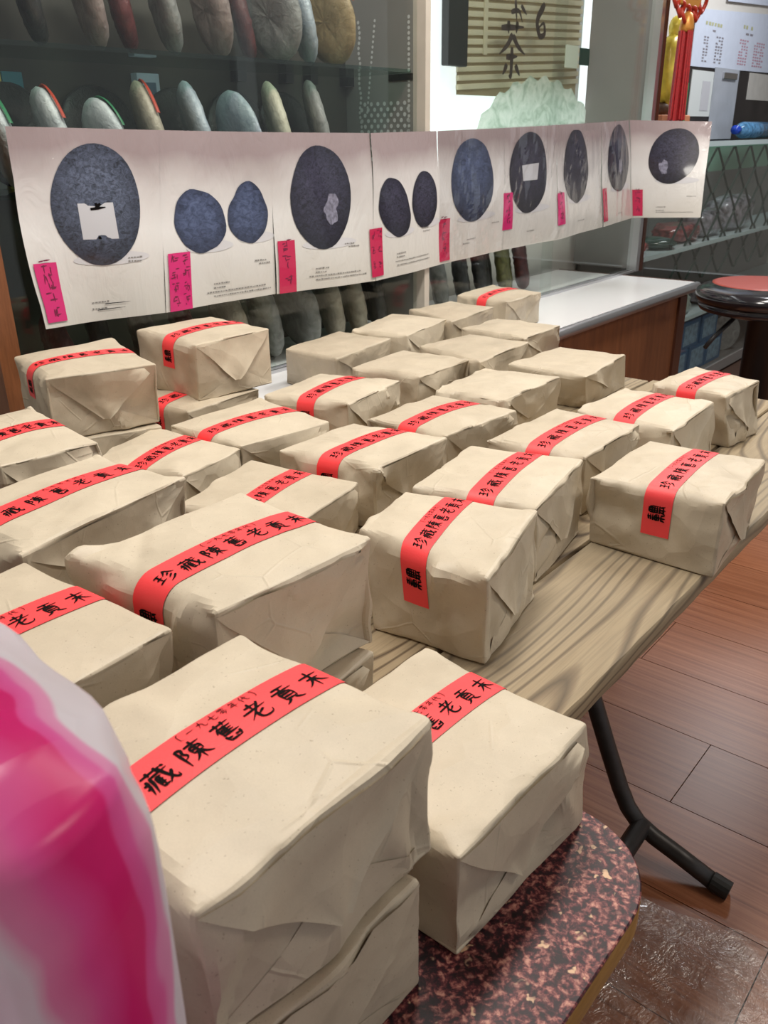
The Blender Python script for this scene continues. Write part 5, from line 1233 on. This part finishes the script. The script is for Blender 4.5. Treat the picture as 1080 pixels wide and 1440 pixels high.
for i, (u0, z0) in enumerate(((4.44, 0.061), (4.72, 0.061), (4.58, 0.215), (4.98, 0.061), (4.86, 0.215))):
    bx_ = empty('blue_carton', W(-1.80, u0 + 0.12, z0), ['blue printed carton at the left of the counter bottom', 'blue printed carton in the middle of the counter bottom', 'upper blue carton nearest the brown cabinet', 'blue printed carton at the right of the counter bottom', 'upper blue carton farther from the brown cabinet'][i], 'box', 'blue cartons in the counter')
    MB().box((-1.92, u0, z0), (-1.70, u0 + 0.25, z0 + 0.152), 0.002).build('carton_body', M_BXBLUE, bx_)
    MB().box((-1.6998, u0 + 0.03, z0 + 0.02), (-1.6985, u0 + 0.22, z0 + 0.13)).build('printed_panel', M_BXFACE, bx_)
b = MB(); b.tube([(-1.75, 5.42, 0.17), (-1.80, 5.46, 0.17)], 0.108, 30); tag(smooth_by_angle(b.build('round_bundle', CM['grey'])), 'grey round bundle standing right of the blue cartons', 'bundle')

# ------------------------------------------------------------------ pedestal stool
stl = empty('pedestal_stool', W(-0.92, 3.29, 0), 'tall black pedestal stool with a round padded red topped seat', 'stool')
M_GLOSSBLK = plain('glossy_black_vinyl', (0.010, 0.010, 0.014), 0.16, coat=0.5); M_REDVINYL = plain('red_vinyl', (0.34, 0.06, 0.045), 0.4)
SC = (-0.92, 3.29)
MB().lathe(SC, [(0.20, 0.715), (0.238, 0.725), (0.245, 0.742), (0.232, 0.750), (0.250, 0.758), (0.258, 0.775), (0.252, 0.792), (0.235, 0.802), (0.20, 0.806), (0.02, 0.806)], 48).build('seat', M_GLOSSBLK, stl, smooth=True)
b = MB(); b.lathe((SC[0] - 0.045, SC[1] + 0.055), [(0.178, 0.8035), (0.178, 0.807), (0.165, 0.8085), (0.02, 0.8085)], 40); b.build('seat_pad', M_REDVINYL, stl, smooth=True)
MB().lathe(SC, [(0.062, 0.03), (0.062, 0.70), (0.10, 0.716)], 24).build('pedestal', M_BLACK, stl, smooth=True)
MB().lathe(SC, [(0.235, 0.0), (0.24, 0.008), (0.225, 0.022), (0.08, 0.036)], 40).build('base', M_BLACK, stl, smooth=True)
MB().tube([(-0.99, 3.20, 0.716), (-1.04, 3.12, 0.64), (-1.06, 3.09, 0.60)], 0.008, 8).build('lever', M_BLACK, stl, smooth=True)

# ------------------------------------------------------------------ clear plastic sheet on the floor
def make_plastic():
    m = NT('clear_crinkled_plastic')
    n1 = m.noise(m.coords(), 16, 4, 0.6, 2.0); bp = m.n('ShaderNodeBump'); bp.inputs['Strength'].default_value = 0.6; bp.inputs['Distance'].default_value = 0.02; m.l(n1.outputs['Fac'], bp.inputs['Height'])
    tr = m.n('ShaderNodeBsdfTransparent'); gl = m.n('ShaderNodeBsdfGlossy'); gl.inputs['Roughness'].default_value = 0.22; m.l(bp.outputs[0], gl.inputs['Normal'])
    df = m.n('ShaderNodeBsdfDiffuse'); df.inputs[0].default_value = (0.75, 0.72, 0.70, 1); m.l(bp.outputs[0], df.inputs['Normal'])
    m1 = m.n('ShaderNodeMixShader'); m1.inputs[0].default_value = 0.45; m.l(gl.outputs[0], m1.inputs[1]); m.l(df.outputs[0], m1.inputs[2])
    cl = m.noise(m.coords(), 7, 3, 0.6); rp = m.ramp(cl.outputs['Fac'], [(0.4, (0.06, 0.06, 0.06)), (0.72, (0.38, 0.38, 0.38))])
    m2 = m.n('ShaderNodeMixShader'); m.l(rp.outputs[0], m2.inputs[0]); m.l(tr.outputs[0], m2.inputs[1]); m.l(m1.outputs[0], m2.inputs[2])
    m.l(m2.outputs[0], m.out.inputs['Surface']); return m.m
M_PLASTIC = make_plastic()
rs = random.Random(17)
lines = [(rs.uniform(-.3, .3), rs.uniform(-.3, .3), rs.uniform(0, math.pi), rs.uniform(0.002, 0.009), rs.uniform(.01, .04)) for _ in range(22)]
vs = []; G = 44; c0 = W(-0.265, 1.0, 0)
du_, dn_ = UX, NX
for i in range(G + 1):
    for j in range(G + 1):
        a, b_ = (i / G - .5) * 0.44, (j / G - .5) * 0.42
        e = 1 + 0.05 * math.sin(7 * a + 5 * b_) 
        h = 0.0025
        for (x0, y0, th, am, wd_) in lines:
            q = (a - x0) * math.sin(th) - (b_ - y0) * math.cos(th); s = (a - x0) * math.cos(th) + (b_ - y0) * math.sin(th)
            h += am * math.exp(-abs(q) / wd_) * math.exp(-(s / 0.12) ** 2)
        p = c0 + dn_ * (a * e + 0.03 * math.sin(b_ * 14)) + du_ * (b_ * e + 0.02 * math.sin(a * 17))
        vs.append((p.x, p.y, 0.0006 + h))
fs = [(i * (G + 1) + j, (i + 1) * (G + 1) + j, (i + 1) * (G + 1) + j + 1, i * (G + 1) + j + 1) for i in range(G) for j in range(G)]
tag(mesh_obj('plastic_sheet', vs, fs, M_PLASTIC, smooth=True), 'crinkled clear plastic sheet lying on the floor beside the tables', 'plastic sheet')

# ------------------------------------------------------------------ pink and white plastic bag in the foreground
def make_bagmat():
    m = NT('pink_white_film')
    # printed stripes run round the bag: bag axes are the shop's (x = into the shop, y = along the cabinet)
    sp = m.n('ShaderNodeSeparateXYZ'); m.l(m.coords(rot=(0, 0, PHI)), sp.inputs[0])
    nz = m.noise(m.coords(), 13, 2, 0.5)
    ad = m.n('ShaderNodeMath', operation='MULTIPLY_ADD'); m.l(nz.outputs['Fac'], ad.inputs[0]); ad.inputs[1].default_value = 0.05; m.l(sp.outputs['Y'], ad.inputs[2])
    az_ = m.n('ShaderNodeMath', operation='MULTIPLY_ADD'); m.l(sp.outputs['Z'], az_.inputs[0]); az_.inputs[1].default_value = 0.07; m.l(ad.outputs[0], az_.inputs[2])
    rg = m.n('ShaderNodeMapRange'); m.l(az_.outputs[0], rg.inputs[0]); rg.inputs[1].default_value = 0.03; rg.inputs[2].default_value = 0.18
    r = m.ramp(rg.outputs[0], BAG_STOPS, 'LINEAR')
    col = r.outputs[0]
    m.set(Base_Color=col, Roughness=0.28); m.b.inputs['Specular IOR Level'].default_value = 0.5
    tl = m.n('ShaderNodeBsdfTranslucent'); m.l(col, tl.inputs[0])
    tp = m.n('ShaderNodeBsdfTransparent'); m.l(col, tp.inputs[0])
    m1 = m.n('ShaderNodeMixShader'); m1.inputs[0].default_value = 0.45; m.l(m.b.outputs[0], m1.inputs[1]); m.l(tl.outputs[0], m1.inputs[2])
    m2 = m.n('ShaderNodeMixShader'); m2.inputs[0].default_value = 0.15; m.l(m1.outputs[0], m2.inputs[1]); m.l(tp.outputs[0], m2.inputs[2])
    wr = m.n('ShaderNodeTexVoronoi', feature='F1'); wr.inputs['Scale'].default_value = 13; m.l(m.coords((1, 1, 0.55)), wr.inputs['Vector']); bp = m.n('ShaderNodeBump'); bp.inputs['Strength'].default_value = 0.6; bp.inputs['Distance'].default_value = 0.02
    m.l(wr.outputs['Distance'], bp.inputs['Height']); m.l(bp.outputs[0], m.b.inputs['Normal'])
    m.l(m2.outputs[0], m.out.inputs['Surface']); return m.m
WHT, PNK, HOT = (0.80, 0.79, 0.84), (0.80, 0.10, 0.36), (0.74, 0.02, 0.20)
BAG_STOPS = [(0.0, WHT), (0.30, WHT), (0.34, (0.82, 0.30, 0.52)), (0.44, PNK), (0.52, HOT), (0.58, HOT), (0.59, PNK), (0.63, (0.80, 0.14, 0.42)), (0.645, (0.82, 0.30, 0.54)), (0.68, (0.82, 0.36, 0.58)), (0.695, WHT), (1.0, WHT)]
M_BAG = make_bagmat()
bag = empty('plastic_bag', W(-0.46, 0.03, 0.7405), 'pink and white striped plastic carrier bag in the near left corner', 'bag')
# rings in (n, u): centre and half sizes at each height
BDN, BDU = 0.053, 0.008
RING = [(0.7405, -0.42, 0.03, 0.17, 0.09), (0.76, -0.42, 0.03, 0.185, 0.10), (0.83, -0.42, 0.03, 0.192, 0.104), (0.92, -0.42, 0.03, 0.193, 0.105), (1.00, -0.42, 0.032, 0.195, 0.105), (1.07, -0.42, 0.034, 0.195, 0.103), (1.11, -0.421, 0.036, 0.195, 0.101), (1.132, -0.423, 0.038, 0.188, 0.094), (1.143, -0.43, 0.04, 0.165, 0.078), (1.148, -0.43, 0.04, 0.11, 0.05), (1.150, -0.43, 0.04, 0.01, 0.006)]
rs = random.Random(23); nu = 96
folds = [(rs.uniform(0, 2 * math.pi), rs.uniform(-1.2, 1.2), rs.uniform(-.075, .02), rs.uniform(0.05, 0.16)) for _ in range(26)]
rows_ = []
for k in range(len(RING) - 1):
    for j in range(5):
        t = j / 5; rows_.append([RING[k][q] + (RING[k + 1][q] - RING[k][q]) * t for q in range(5)])
rows_.append(list(RING[-1]))
vs = []; uv = []
for i, (z, cn, cu, hn, hu) in enumerate(rows_):
    hz = (z - 0.74) / 0.43
    for j in range(nu + 1):
        a = 2 * math.pi * (j % nu) / nu
        ca, sa = math.cos(a), math.sin(a)
        q = 1 / (abs(ca) ** 3 + abs(sa) ** 3) ** (1 / 3)
        for (a0, tw, am, wd_) in folds:
            d = (a - a0 - tw * (hz - .5) + math.pi) % (2 * math.pi) - math.pi
            q += am * max(0, 1 - abs(d) / (wd_ * 2.2)) * min(1, hz * 4)
        vs.append(W(BDN + cn + hn * ca * q, BDU + cu + hu * sa * q, z + 0.010 * math.sin(3 * a + 1) * hz ** 3))
        uv.append((((j / nu) + 0.5) if j <= nu / 2 else (j / nu - 0.5), hz))
m = nu + 1
fs = [(i * m + j, i * m + j + 1, (i + 1) * m + j + 1, (i + 1) * m + j) for i in range(len(rows_) - 1) for j in range(nu)]
mesh_obj('film', vs, fs, M_BAG, bag, smooth=True, uv=uv)
M_BAGIN = plain('white_paper_inside', (0.75, 0.73, 0.76), 0.7)
crinkle_blob('bag_contents', (-0.43, 0.03, 0.92), (0.145, 0.075, 0.165), M_BAGIN, bag, 55, 4.0, 30, 20, .08)
